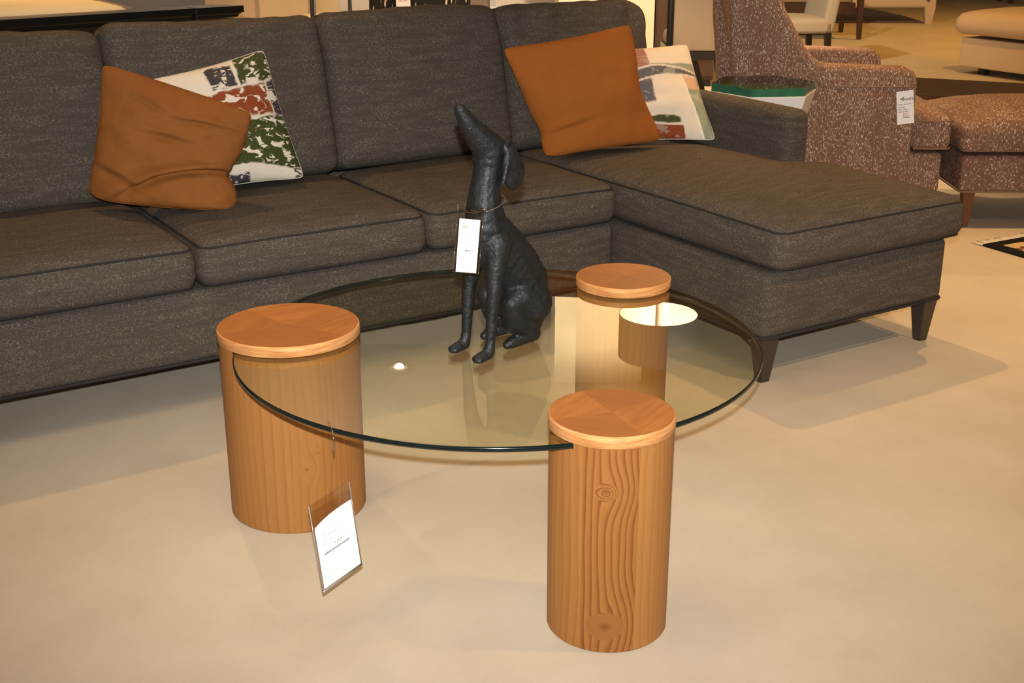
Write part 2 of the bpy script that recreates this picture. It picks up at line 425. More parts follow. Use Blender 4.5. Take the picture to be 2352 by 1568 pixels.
def rrect(x0, x1, y0, y1, z, r, ins=0.0, n=7):
    x0 += ins; x1 -= ins; y0 += ins; y1 -= ins; r = max(r - ins, .004); pts = []
    for cx, cy, a in ((x1 - r, y1 - r, 0), (x0 + r, y1 - r, 90), (x0 + r, y0 + r, 180), (x1 - r, y0 + r, 270)):
        for i in range(n):
            t = math.radians(a + 90 * i / (n - 1)); pts.append((cx + r * math.cos(t), cy + r * math.sin(t), z))
    # subdivide straights
    out = []
    for i, p in enumerate(pts):
        q = pts[(i + 1) % len(pts)]; out.append(p)
        d = math.dist(p, q)
        for k in range(1, int(d / .06) + 1):
            t = k / (int(d / .06) + 1); out.append(tuple(a + (b - a) * t for a, b in zip(p, q)))
    return out
def fnoise(x, y, z, s): return noise.noise(Vector((x * s, y * s, z * s)))

# ------------------------------------------------------------------ the setting
def slab(name, x0, x1, y0, y1, z0, z1, mat):
    o = MB().box(x0, x1, y0, y1, z0, z1).build(name, mat); o['kind'] = 'structure'; return o
slab('floor', -9, 14, -3, 22, -.08, 0, M['carpet'])
slab('ceiling', -9, 14, -3, 22, CEIL, CEIL + .1, M['ceiling'])
slab('wall_back', -9, 1.02, 10.1, 10.25, 0, CEIL, M['wall_grey'])
slab('wall_far', 1.02, 14, 21.85, 22, 0, CEIL, M['wall_beige'])
slab('trim_1', .335, 1.015, 9.2, 10.09, 0, CEIL, M['wall_cream'])
slab('trim_2', -2.05, -1.66, 8.7, 10.09, 0, 1.1, M['wall_beige'])
slab('trim_3', -1.66, -1.34, 8.55, 10.09, 0, 1.1, M['wall_beige'])

# ------------------------------------------------------------------ sectional sofa (local: a along, b back)
SO = (.7007, 3.3116); STH = .5674
sofa = empty('sectional_sofa', (SO[0], SO[1], 0), STH, 'long dark grey tweed sectional sofa with a chaise at its right end', 'sofa')
def uw(a, b, z=0):
    c, s = math.cos(STH), math.sin(STH); return Vector((SO[0] + a * c - b * s, SO[1] + a * s + b * c, z))
HB, HL = .330, .134
LEFT = -2.06
b = MB()
b.add(*rbox(0, .745, 0, 1.62, HL, HB, .022, (8, 14, 3)))
b.add(*rbox(LEFT, -.004, .688, 1.62, HL, HB, .022, (22, 10, 3)))
b.build('base', M['sofa'], sofa)
t = MB()
t.tube(rrect(0, .745, 0, 1.62, HL + .004, .022, -.001), .0045, 6, True)
t.tube([(LEFT, .687, HL + .004), (-1, .687, HL + .004), (0, .687, HL + .004)], .0045, 6)
t.build('base_piping', M['welt'], sofa)
bf = MB(); bf.add(*rbox(LEFT, .745, 1.54, 1.66, HL, .76, .03, (24, 3, 6))); bf.build('back_frame', M['sofa'], sofa)
ar = MB(); ar.add(*rbox(.638, .745, .60, 1.62, HB - .02, .635, .034, (4, 12, 6), (.006, 0), (.004, .0, .0, 0))); ar.build('arm', M['sofa'], sofa)
al = MB(); al.add(*rbox(LEFT - .12, LEFT, .60, 1.62, HL, .635, .034, (4, 12, 6), (.006, 0))); al.build('arm', M['sofa'], sofa)
def seat(name, x0, x1, y0, y1, z0, z1, r, crown, sag=0.0, notch=None):
    P, F = rbox(x0, x1, y0, y1, z0, z1, r, (16, 20, 4), (crown, 0.0), (.004, .004, .014, 0), .42)
    if notch:   # T shaped: the back part narrows beside the arm
        nx, yb = notch
        k = np.clip((P[:, 1] - (yb - .05)) / .05, 0, 1); k = k * k * (3 - 2 * k)
        fr = np.clip((P[:, 0] - (x1 - .25)) / .25, 0, 1)
        P[:, 0] -= k * fr * (x1 - nx)
    for i, (x, y, z) in enumerate(P):
        P[i, 2] += .004 * fnoise(x, y, 0, 5) * (1 if z > (z0 + z1) / 2 else .3)
    o = MB().add(P, F).build(name, M['sofa'], sofa)
    w_ = MB()
    for z, ins in ((z1 - r * .30, r * .28), (z0 + r * .30, r * .28)):
        pts = rrect(x0, x1, y0, y1, z, r, ins - .0015)
        # keep the visible run: left side, front, right side
        pp = []
        for (x, y, zz) in pts:
            if notch:
                k = min(1, max(0, (y - (notch[1] - .05)) / .05)); k = k * k * (3 - 2 * k); x -= k * min(1, max(0, (x - (x1 - .25)) / .25)) * (x1 - notch[0])
            u = (x - (x0 + x1) / 2) / ((x1 - x0) / 2); v = (y - (y0 + y1) / 2) / ((y1 - y0) / 2)
            cu = max(0, 1 - u * u) ** .42; cv = max(0, 1 - v * v) ** .42; wz = (zz - (z0 + z1) / 2) / ((z1 - z0) / 2)
            if wz > 0: zz += cu * cv * wz * crown
            y += cu * max(0, 1 - wz * wz) ** .42 * (v * .014 if v < 0 else 0)
            x += cv * max(0, 1 - wz * wz) ** .42 * u * .004
            pp.append((x, y, zz))
        w_.tube(pp, .0032, 6, True)
    w_.build('piping', M['welt'], o)
    return o
seat('seat_cushion', -2.045, -1.366, .668, 1.33, HB + .002, .452, .042, .030)
seat('seat_cushion', -1.360, -.683, .668, 1.33, HB + .002, .452, .042, .030)
seat('seat_cushion', -.677, -.004, .668, 1.33, HB + .002, .452, .042, .030)
seat('chaise_cushion', .002, .772, -.040, 1.33, HB + .002, .456, .045, .034, notch=(.636, .58))
def backc(x0, x1, seed, top, wr=1.0):
    W = x1 - x0; D = .20; H = .51
    P, F = rbox(x0, x1, -D / 2, D / 2, 0, H, .045, (26, 4, 22), (0, 0), (.0, .0, .035, .01), .5)
    lean = math.radians(13); out = []
    for x, y, z in P:
        u = (x - (x0 + x1) / 2) / (W / 2); v = z / H
        # soft shoulders, uneven crest and gathered wrinkles near the crest
        crest = max(0, v - .72) / .28
        z2 = z - crest * .012 * abs(u) ** 8 + crest * (.012 * fnoise(x, seed, 0, 4.5) + .006 * fnoise(x, seed, 3, 14))
        wk = wr * crest ** .7 * .012 * math.sin(x * 40 + seed * 3 - 9 * v) * max(0, fnoise(x, v, seed, 3) + .35)
        y2 = y + (-wk if y < 0 else 0) + .010 * fnoise(x, z, seed, 4) * (1 if y < 0 else 0)
        y2 += crest * (.02 if y < 0 else -.02)
        x2 = x + .012 * (v - .5) * u * 0
        yy = y2 * math.cos(lean) + z2 * math.sin(lean); zz = z2 * math.cos(lean) - y2 * math.sin(lean)
        out.append((x2, yy + 1.355, zz + .450 + top))
    MB().add(out, F).build('back_cushion', M['sofa'], sofa)
backc(-2.05, -1.362, 1.3, -.016, .5)
backc(-1.364, -.672, 4.1, -.002, .4)
backc(-.676, -.002, 7.7, .002, .6)
backc(-.004, .632, 9.2, -.004, 3.5)
for la, lb in ((.036, .030), (.700, .030), (.705, 1.58), (LEFT + .02, .74), (LEFT + .02, 1.58), (-.6, 1.58)):
    o = MB().taper((la, lb), .030, HL + .01, (la, lb), .0155, 0).build('leg', M['dark_wood'], sofa); bevel_obj(o, .003, 2)

# ------------------------------------------------------------------ throw pillows
def pillow(name, c, T, mat, label, push=None, pinch=.07, n=44, lump=.010, seed=0, attr=None, flop=None, seam=None, sink=0):
    """c: corners TL,TR,BR,BL in sofa-local coordinates; bulges both ways along its normal"""
    TL, TR, BR, BL = [Vector(p) for p in c]
    nrm = ((TR - TL) + (BR - BL)).cross((TL - BL) + (TR - BR)).normalized()
    if nrm.y > 0: nrm = -nrm     # towards the viewer (−b)
    V = []; F = []; col = []; UV = []
    def at(u, v, side):
        s = .5 * (u + 1); t_ = .5 * (v + 1)
        k = 1 - pinch * (1 - v * v) * 1.0; h = 1 - pinch * (1 - u * u)
        kc = 1 - .040 * (u * v) ** 10; uu = .5 + (s - .5) * (1 - pinch * (1 - v * v)) * kc; vv = .5 + (t_ - .5) * (1 - pinch * (1 - u * u)) * kc
        p = (BL * (1 - uu) + BR * uu) * (1 - vv) + (TL * (1 - uu) + TR * uu) * vv
        th = T * ((1 - u * u) * (1 - v * v)) ** .5 * (1 - .25 * abs(u * v))
        edge = ((1 - u * u) * (1 - v * v)) ** .3
        th += lump * edge * (fnoise(u, v, seed + side, 1.6) + .5 * fnoise(u, v, seed + 5 * side, 4))
        p = p + nrm * (side * th)
        if push: p = p + push(u, v, side, edge)
        return p
    for side in (1, -1):
        base = len(V)
        for j in range(n + 1):
            for i in range(n + 1):
                u = math.sin((i / n - .5) * math.pi); v = math.sin((j / n - .5) * math.pi)
                V.append(at(u, v, side)); UV.append((.5 * (u + 1), .5 * (v + 1), side))
        for j in range(n):
            for i in range(n):
                f = (base + j * (n + 1) + i, base + j * (n + 1) + i + 1, base + (j + 1) * (n + 1) + i + 1, base + (j + 1) * (n + 1) + i)
                F.append(f if side > 0 else f[::-1])
    W = [uw(p.x, p.y, p.z) for p in V]
    zc = min(p.z for p in W); ctr = sum(W, Vector()) / len(W); org = Vector((ctr.x, ctr.y, zc))
    mb = MB().add([p - org for p in W], F); o = mb.build(name, mat, None, boxuv=False)
    me = o.data; o.location = org
    uvl = me.uv_layers.new(name='UVMap')
    for lp in me.loops: uvl.data[lp.index].uv = UV[lp.vertex_index][:2]
    if attr:
        a = me.color_attributes.new('print', 'FLOAT_COLOR', 'POINT')
        OFF = [(dx * .3 / n, dy * .3 / n) for dx in (-1, 0, 1) for dy in (-1, 0, 1)]
        for i, (u, v, s) in enumerate(UV):
            cs = [attr(u + ox, v + oy) for ox, oy in OFF] if s > 0 else [attr(u, v)]
            a.data[i].color = tuple(sum(c_[k] for c_ in cs) / len(cs) for k in range(3)) + (1,)
    bmm = bmesh.new(); bmm.from_mesh(me); bmesh.ops.remove_doubles(bmm, verts=bmm.verts, dist=.0004); bmm.to_mesh(me); bmm.free()
    for p in me.polygons: p.use_smooth = True
    tagit(o, label, 'pillow', 'throw pillows on the sofa')
    # piping round the edge
    e = MB(); pts = []
    for k in range(4 * 24):
        q = k / 24; i = int(q); f = q - i; f = math.sin((f - .5) * math.pi)
        u, v = ((f, 1), (1, -f), (-f, -1), (-1, f))[i]; p = at(u, v, 0); pts.append(uw(p.x, p.y, p.z) - org)
    e.tube(pts, .0022 if seam else .0012, 6, True); pe = e.build('edge_seam', seam or mat, o)
    return o

def m_print(name, scale, amt, pale):
    t = NT(name); uv = t.coord('UV'); c = t.attr('print', 'Color')
    al = t.noise(t.mapping(uv, (scale, scale * 1.9, 1), (1.3, .7, 0), (0, 0, .25)), 1, 4, .62, dist=.7)
    f = t.math('MULTIPLY', t.ramp(al, [(.545, 0), (.57, 1)]), amt)
    col = t.mix(f, c, pale)
    st = t.noise(t.mapping(uv, (16, 26, 1)), 1, 4, .6)
    col = t.mix(t.math('MULTIPLY', t.ramp(st, [(.62, 0), (.74, 1)]), .35), col, (.45, .34, .24))
    t.bump(t.noise(t.mapping(uv, (300, 300, 1)), 1, 2), .15, .001)
    return t.fin(col, .8, .2, sheen=.15)
PALE = (.70, .60, .47); GREEN = (.050, .056, .014); RUST = (.235, .050, .016); INK = (.050, .040, .042)
def smooth_near(a, b_, w_): return abs(a - b_) < w_
def print1(u, v):
    # bottom-left origin; right half shows in the photo
    d = fnoise(u, v, 3, 5) * .022 + fnoise(u, v, 9, 14) * .012; u2 = u + d; v2 = v + fnoise(u, v, 7, 5) * .022 + fnoise(u, v, 2, 14) * .012
    if u2 > .90 and v2 < .085: return INK
    if v2 > .76 + .02 * u2:
        if u2 > .70: return GREEN
        if u2 > .69 - .02: return PALE
        if u2 > .44 + .25 * (.9 - v2) * 0 and v2 < .97: return INK
        return PALE
    if abs(v2 - (.75 + .02 * u2)) < .014: return PALE
    if v2 > .50 and u2 > .90: return INK if u2 > .915 else PALE
    if v2 > .515: return RUST if u2 > .34 else INK
    if v2 > .49: return PALE
    if v2 > .09 + .12 * max(0, .9 - u2): return GREEN
    if v2 > .07: return PALE
    if u2 < .5: return INK
    return PALE
SAGE = (.28, .30, .20); SLATE = (.115, .105, .110); PINK = (.33, .155, .10); CREAM = (.72, .60, .46); PEACH = (.60, .36, .22)
def print2(u, v):
    u2 = u + fnoise(u, v, 13, 5) * .015; v2 = v + fnoise(u, v, 17, 6) * .012
    arc = .60 + .10 * math.sin((u2 - .25) * 3.2)
    if v2 > .80 - .02 * u2: return PINK if u2 < .52 else CREAM
    if v2 > arc + .10 - .17 * max(0, u2 - .52): return PINK if u2 < .52 else SAGE if v2 < .79 else CREAM
    if abs(v2 - (arc + .09 - .17 * max(0, u2 - .52))) < .011: return CREAM
    if v2 > arc - .03: return SLATE
    if abs(v2 - (arc - .04)) < .011: return CREAM
    if u2 > .84 + .10 * (.6 - v2): return SAGE if v2 < .5 else PEACH
    if abs(u2 - (.83 + .10 * (.6 - v2))) < .008: return (.80, .74, .62)
    if u2 < .5 and v2 > .36: return SLATE
    if v2 < .13 and u2 < .72: return RUST
    if v2 < .15: return CREAM
    if v2 < .21 + .02 * math.sin(u2 * 14) and u2 < .70: return (.06, .065, .022)
    return CREAM
M['print1'] = m_print('abstract_print_dark', 8.5, 1.0, PALE)
M['print2'] = m_print('abstract_print_pale', 5.0, .25, CREAM)

pillow('throw_pillow', ((-1.285, 1.275, .800), (-.919, 1.25, .873), (-.862, 1.125, .492), (-1.22, 1.12, .490)), .066, M['print1'],
       'square pillow printed in dark green, rust and cream, tucked behind the slumped rust pillow', None, .055, 120, .008, 3, print1, seam=m_plain('cream_piping', (.5, .44, .34), .9, .1))
def slump(u, v, side, e):
    # sagging sack: creases across, top folds forward on the right
    f = Vector((0, 0, 0))
    t_ = .5 * (v + 1); s = .5 * (u + 1)
    f += Vector((0, -.068, -.020)) * (max(0, -v) ** 2) * (1 - u * u) ** .5
    def crease(px, py, dx, dy, amp, w1, w2):
        L = math.hypot(dx, dy); ax = ((u - px) * dx + (v - py) * dy) / L; ac = (-(u - px) * dy + (v - py) * dx) / L + .12 * ax * ax
        return amp * math.exp(-(ax / w1) ** 2) * (math.exp(-(ac / w2) ** 2) - .8 * math.exp(-((ac - 1.7 * w2) / (1.3 * w2)) ** 2))
    f += Vector((-.030, 0, 0)) * max(0, u) ** 3 * math.exp(-((v + .30) / .30) ** 2)      # right edge nipped in
    f += Vector((0, 0, .012)) * max(0, v) ** 2 * (1 - u * u)                              # top edge bows up
    c = crease(.20, -.52, 1, .36, .036, .80, .055) + crease(.45, .46, 1, .10, .016, .40, .05) + crease(.0, .06, 1, -.05, .016, .36, .06) + crease(-.25, .55, 1, -.35, .012, .28, .06) + crease(-.70, -.66, 1, -.45, .018, .32, .055)
    c += .006 * fnoise(u, v, 31, 3.2) + .003 * fnoise(u, v, 37, 8)
    return f + Vector((0, c if side > 0 else 0, 0)) * (1 if side >= 0 else 0)
pillow('throw_pillow', ((-1.415, 1.215, .867), (-1.068, .985, .727), (-1.144, .962, .480), (-1.515, 1.14, .520)), .080, M['suede'],
       'rust brown suede throw pillow slumped with deep creases against the dark printed pillow', slump, .055, 72, .014, 8)
def sit3(u, v, side, e):
    f = Vector((0, -.030, -.004)) * max(0, -v) ** 2 * (1 - u * u) ** .5
    ac = (v + .62) - .18 * (u + .7); c = .010 * math.exp(-((u + .55) / .4) ** 2) * (math.exp(-(ac / .06) ** 2) - .8 * math.exp(-((ac - .11) / .08) ** 2))
    f += Vector((-.022, 0, 0)) * max(0, u) ** 3 * math.exp(-((v + .15) / .42) ** 2) + Vector((.016, 0, 0)) * max(0, -u) ** 3 * math.exp(-((v + .55) / .25) ** 2)
    c += .005 * fnoise(u, v, 41, 3.0)
    return f + Vector((0, c if side > 0 else 0, 0))
pillow('throw_pillow', ((-.118, 1.18, .833), (.323, 1.06, .900), (.400, .965, .514), (-.030, 1.055, .483)), .072, M['suede_bright'],
       'smooth rust velvet throw pillow standing squarely on the chaise end before the pale printed pillow', sit3, .055, 72, .008, 15)
pillow('throw_pillow', ((.28, 1.235, .80), (.655, 1.15, .805), (.622, .93, .492), (.26, 1.11, .49)), .055, M['print2'],
       'pale cream, sage and slate printed throw pillow half hidden by the rust velvet pillow', None, .06, 120, .008, 22, print2, seam=m_plain('ivory_piping', (.55, .49, .39), .9, .1))

# ------------------------------------------------------------------ coffee table: glass disc let into three pine drums
GC, GR, ZT, ZB = (-.0286, 2.5525), .5596, .4063, .3953
ctab = empty('coffee_table', (GC[0], GC[1], 0), 0, 'round clear glass coffee table held by three pine drum legs', 'coffee table')
n = 192; g = MB()
rim = [(0, ZB)]
def ringv(r, z): return [(r * math.cos(2 * math.pi * i / n), r * math.sin(2 * math.pi * i / n), z) for i in range(n)]
g.add(ringv(GR - .0025, ZT), [tuple(range(n))], 0, False)
g.add(ringv(GR - .0025, ZB), [tuple(range(n))[::-1]], 1, False)
V = ringv(GR - .0025, ZT) + ringv(GR, ZT - .0025) + ringv(GR, ZB + .0025) + ringv(GR - .0025, ZB)
F = [(k * n + i, (k + 1) * n + i, (k + 1) * n + (i + 1) % n, k * n + (i + 1) % n) for k in range(3) for i in range(n)]
g.add(V, F, 2, True)
go = g.build('glass_top', [M['glass_top'], M['glass_under'], M['glass_edge']], ctab)
bm = bmesh.new(); bm.from_mesh(go.data); bmesh.ops.remove_doubles(bm, verts=bm.verts, dist=1e-5); bmesh.ops.recalc_face_normals(bm, faces=bm.faces); bm.to_mesh(go.data); bm.free()

def drum(cx, cy, r, H, captk, capr, staves, knots, wedges, seed):
    """pine staved pedestal: body notched where the glass enters, lid on top"""
    lx, ly = cx - GC[0], cy - GC[1]; rnd = random.Random(seed)
    zt = H - captk
    nth, nz = 288, 150; V = []; F = []; G = []; TN = []; CN = []; KN = []; UV = []
    zs = [i / nz * ZB for i in range(nz + 1)]
    for j, z in enumerate(zs):
        rr = r - (.002 if j == 0 else 0)
        for i in range(nth):
            th = 2 * math.pi * i / nth; V.append((lx + rr * math.cos(th), ly + rr * math.sin(th), z))
            s = th * r
            st = 0
            for k, q in enumerate(staves):
                if th >= q['a0']: st = k
            q = staves[st]
            sl = (th - q['c']) * r; disp = 0; kn = 0; kr = 0; kw = 0
            for (k_th, k_z, kr_, amp) in knots:
                dth = (th - k_th + math.pi) % (2 * math.pi) - math.pi
                ds = dth * r; dz = z - k_z
                inside = q['id'] == knot_stave(k_th, staves)
                if not inside: continue
                e = math.exp(-(dz / (kr_ * 2.6)) ** 2)
                side = 1 / (1 + math.exp(-ds / (kr_ * .35)))
                disp += amp * e * side * math.exp(-(ds / (kr_ * 4.5)) ** 2)
                d2 = math.hypot(ds * 1.0, dz * 1.25) / kr_
                kw = max(kw, max(0, 1 - d2 * .75)); kr = d2 * 2.2
                if d2 < .55: kn = max(kn, .55 * (1 - d2 / .55))
            wav = .004 * fnoise(0, z, q['id'] + seed, 5) + .0025 * fnoise(sl * 8, z, q['id'] + seed, 9)
            gg = (sl - disp + wav + q['curve'] * (z - .2) ** 2) / q['lam'] + q['id'] * 3.7
            if kw > 0: gg = gg * (1 - kw) + kr * kw
            G.append(gg); TN.append(q['tone'] + .12 * fnoise(sl * 3, z * 1.2, q['id'] * 2 + seed, 6)); CN.append(q['con']); KN.append(kn); UV.append((s, z))
    for j in range(nz):
        for i in range(nth): F.append((j * nth + i, j * nth + (i + 1) % nth, (j + 1) * nth + (i + 1) % nth, (j + 1) * nth + i))
    F.append(tuple(range(nth))[::-1]); F.append(tuple(nz * nth + i for i in range(nth)))
    # upper crescent left standing outside the glass disc
    arc = [i for i in range(nth) if math.hypot(lx + r * math.cos(2 * math.pi * i / nth), ly + r * math.sin(2 * math.pi * i / nth)) > GR + .0008]
    # make contiguous
    gap = [k for k in range(len(arc)) if (arc[k] - arc[k - 1]) % nth != 1]
    if gap: arc = arc[gap[0]:] + arc[:gap[0]]
    pa = [(lx + r * math.cos(2 * math.pi * i / nth), ly + r * math.sin(2 * math.pi * i / nth)) for i in arc]
    t0 = math.atan2(pa[-1][1], pa[-1][0]); t1 = math.atan2(pa[0][1], pa[0][0]); dt = (t1 - t0 + math.pi) % (2 * math.pi) - math.pi
    pb = [((GR + .0008) * math.cos(t0 + dt * k / 16), (GR + .0008) * math.sin(t0 + dt * k / 16)) for k in range(1, 16)]
    poly = pa + pb; base = len(V); L = len(poly)
    for z in (ZB, zt):
        for k, (x, y) in enumerate(poly):
            V.append((x, y, z)); i = nz * nth + (arc[k] if k < len(arc) else arc[0])
            G.append(G[i]); TN.append(TN[i]); CN.append(CN[i]); KN.append(0); UV.append((UV[i][0], z))
    for k in range(L): F.append((base + k, base + (k + 1) % L, base + L + (k + 1) % L, base + L + k))
    F.append(tuple(base + k for k in range(L))[::-1]); F.append(tuple(base + L + k for k in range(L)))
    mb = MB().add(V, F); o = mb.build('drum_leg', M['pine'], ctab, boxuv=False); me = o.data
    for nm, arr in (('grain', G), ('tone', TN), ('contrast', CN), ('knot', KN)):
        a = me.attributes.new(nm, 'FLOAT', 'POINT'); a.data.foreach_set('value', [max(0, min(1, x)) if nm != 'grain' else x + 50 for x in arr])
    l = me.uv_layers.new(name='UVMap')
    for lp in me.loops: l.data[lp.index].uv = UV[lp.vertex_index]
    for p in me.polygons: p.use_smooth = True
    me.set_sharp_from_angle(angle=.6)
    # lid
    cr = capr; nn = 144; e = .0035
    V = [(lx, ly, H)]; F = []; MI = []; WG = []; TT = []
    tops = []
    ws = sorted(wedges, key=lambda q: q[0])
    def wid(th):
        k = len(ws) - 1
        for i, q in enumerate(ws):
            if th >= q[0]: k = i
        return ws[k]
    mbm = MB()
    R1 = cr - e
    for k, q in enumerate(ws):
        a0 = q[0]; a1 = ws[(k + 1) % len(ws)][0] + (2 * math.pi if k == len(ws) - 1 else 0); m_ = max(6, int((a1 - a0) / (2 * math.pi) * nn))
        vv = [(lx, ly, H)] + [(lx + R1 * math.cos(a0 + (a1 - a0) * i / m_), ly + R1 * math.sin(a0 + (a1 - a0) * i / m_), H) for i in range(m_ + 1)]
        mbm.add(vv, [(0, i, i + 1) for i in range(1, m_ + 1)], 0, False)
        WG += [q[1]] * len(vv); TT += [q[2]] * len(vv)
    prof = [(R1, H), (cr - e * .3, H - e * .3), (cr, H - e), (cr, zt + .002), (cr - .002, zt), (.001, zt)]
    vv = []; ff = []
    for rr, z in prof: vv += [(lx + rr * math.cos(2 * math.pi * i / nn), ly + rr * math.sin(2 * math.pi * i / nn), z) for i in range(nn)]
    for j in range(len(prof) - 1):
        for i in range(nn): ff.append((j * nn + i, j * nn + (i + 1) % nn, (j + 1) * nn + (i + 1) % nn, (j + 1) * nn + i))
    nb = len(mbm.v); mbm.add(vv, ff, 1, True); WG += [0] * len(vv); TT += [0] * len(vv)
    lid = mbm.build('lid', [M['lid_top'], M['lid_edge']], o, boxuv=False); me = lid.data; me.set_sharp_from_angle(angle=.9)
    for nm, arr in (('wedge', WG), ('tone', TT)):
        a = me.attributes.new(nm, 'FLOAT', 'POINT'); a.data.foreach_set('value', arr)
    l = me.uv_layers.new(name='UVMap')
    for p in me.polygons:
        for li in p.loop_indices:
            v = me.vertices[me.loops[li].vertex_index].co
            if p.material_index == 0: l.data[li].uv = (v.x - lx, v.y - ly)
            else:
                a_ = math.atan2(v.y - ly, v.x - lx); pc = math.atan2(p.center.y - ly, p.center.x - lx)
                if a_ - pc > math.pi: a_ -= 2 * math.pi
                if pc - a_ > math.pi: a_ += 2 * math.pi
                l.data[li].uv = (a_ * cr, v.z)
    return o
def knot_stave(th, staves):
    th %= 2 * math.pi; st = 0
    for k, q in enumerate(staves):
        if th >= q['a0']: st = k
    return staves[st]['id']
def mkstaves(bounds, spec, seed):
    rnd = random.Random(seed); bs = sorted((math.radians(b_) % (2 * math.pi), sp) for b_, sp in zip(bounds, spec)); out = []
    if bs[0][0] > 0: bs = [(0.0, bs[-1][1])] + bs
    for i, (a, sp) in enumerate(bs):
        a1 = bs[i + 1][0] if i + 1 < len(bs) else 2 * math.pi
        tone, con, lam = sp
        out.append(dict(a0=a, c=(a + a1) / 2, id=i + 1, tone=tone, con=con, lam=lam, curve=rnd.uniform(-.15, .15)))
    return out
D = math.radians
# front drum: strongly figured middle stave with two knots
st = mkstaves([-172, -146, -119, -68, -48, -22, 10, 50, 90, 130, 160],
              [(.45, .35, .016), (.55, .40, .017), (.72, 1.0, .0125), (.22, .28, .020), (.30, .25, .014), (.5, .4, .013), (.3, .4, .016), (.4, .3, .014), (.5, .4, .015), (.3, .3, .014), (.4, .3, .014)], 3)
drum(.1808, 2.0947, .1135, .43, .0237, .1155, st, [(D(-98), .325, .017, .020), (D(-96), .055, .026, .022)],
     [(D(116), .95, .15), (D(198), -.35, .75), (D(296) - .05, 1.0, .3), (D(37), 2.6, .9)], 3)
# left drum: calm, a small knot low on the face
st = mkstaves([-170, -140, -112, -84, -60, -38, -10, 30, 70, 110, 150],
              [(.42, .30, .012), (.30, .22, .018), (.24, .34, .022), (.34, .26, .018), (.46, .32, .014), (.36, .25, .012), (.5, .4, .013), (.3, .3, .016), (.4, .3, .014), (.5, .4, .015), (.3, .3, .014)], 5)
drum(-.4843, 2.5895, .1510, .43, .0237, .1535, st, [(D(-72), .150, .012, .018), (D(-62), .185, .008, .008)],
     [(D(60), .4, .1), (D(140), 1.4, .55), (D(205), -.2, .85), (D(330), 1.0, .35)], 5)
# rear drum
st = mkstaves([-165, -135, -105, -72, -45, -15, 30, 70, 110, 150],
              [(.35, .28, .014), (.22, .2, .018), (.30, .25, .018), (.42, .3, .013), (.5, .4, .013), (.3, .3, .016), (.4, .3, .014), (.5, .4, .015), (.3, .3, .014), (.4, .3, .014)], 9)
drum(.2741, 2.9600, .1135, .43, .0237, .1160, st, [(D(-72), .19, .010, .010)],
     [(D(52), 2.4, .2), (D(150), .3, .55), (D(240), -.3, .7), (D(330), .9, .3)], 9)

# ------------------------------------------------------------------ black dog statue sitting on the glass
DF = Vector((.766, .643, 0)); DL = Vector((.643, -.766, 0)); DP = Vector((-.0765, 2.455, ZT))
def dp(x, l, z): return DF * x + DL * l + Vector((0, 0, z))
dog = empty('dog_statue', DP, 0, 'black sitting hound statue with its nose raised, on the glass table', 'statue')
def blob(chains, ell, vox, name, mat, parent, sm=6):
    mb = MB()
    for ch in chains:
        pts = [Vector(p[:3]) for p in ch]; rs = [p[3] for p in ch]
        # resample with spheres so that everything overlaps
        for (p, r), (q, s) in zip(list(zip(pts, rs))[:-1], list(zip(pts, rs))[1:]):
            k = max(2, int((q - p).length / (min(r, s) * .35)))
            for i in range(k + 1):
                t_ = i / k; add_ico(mb, p.lerp(q, t_), (r + (s - r) * t_,) * 3)
    for (c, rad, rot) in ell: add_ico(mb, Vector(c), rad, rot)
    me = bpy.data.meshes.new(name); me.from_pydata(mb.v, [], mb.f); o = bpy.data.objects.new(name, me); COL.objects.link(o)
    r_ = o.modifiers.new('r', 'REMESH'); r_.mode = 'VOXEL'; r_.voxel_size = vox
    s_ = o.modifiers.new('s', 'SMOOTH'); s_.iterations = sm; s_.factor = .5
    dg = bpy.context.evaluated_depsgraph_get(); ev = o.evaluated_get(dg); me2 = bpy.data.meshes.new_from_object(ev)
    o.modifiers.clear(); o.data = me2; me2.name = name; bpy.data.meshes.remove(me)
    me2.materials.clear(); me2.materials.append(mat)
    for p in me2.polygons: p.use_smooth = True
    o.parent = parent
    return o
_ico = bmesh.new(); bmesh.ops.create_icosphere(_ico, subdivisions=2, radius=1.0)
ICV = [v.co.copy() for v in _ico.verts]; ICF = [tuple(v.index for v in f.verts) for f in _ico.faces]; _ico.free()
def add_ico(mb, c, rad, rot=None):
    R = rot if rot is not None else Matrix.Identity(3)
    mb.add([c + R @ Vector((v.x * rad[0], v.y * rad[1], v.z * rad[2])) for v in ICV], ICF)
def Rdog(pitch):   # frame with x along the dog's axis tilted by pitch (deg), y lateral
    a = math.radians(pitch); x = DF * math.cos(a) + Vector((0, 0, math.sin(a))); y = DL; z = x.cross(y)
    return Matrix((x, y, z)).transposed()
ch = []
c4 = lambda x, l, z, r: (*dp(x, l, z), r)
# head and neck
ch.append([c4(-.029, 0, .511, .0130), c4(-.018, 0, .494, .0175), c4(.000, 0, .470, .0235), c4(.022, 0, .448, .0300), c4(.042, 0, .428, .0350)])
ch.append([c4(.042, 0, .420, .0350), c4(.038, 0, .390, .0305), c4(.030, 0, .345, .0330), c4(.028, 0, .310, .039), c4(.032, 0, .270, .046), c4(.040, 0, .225, .046)])
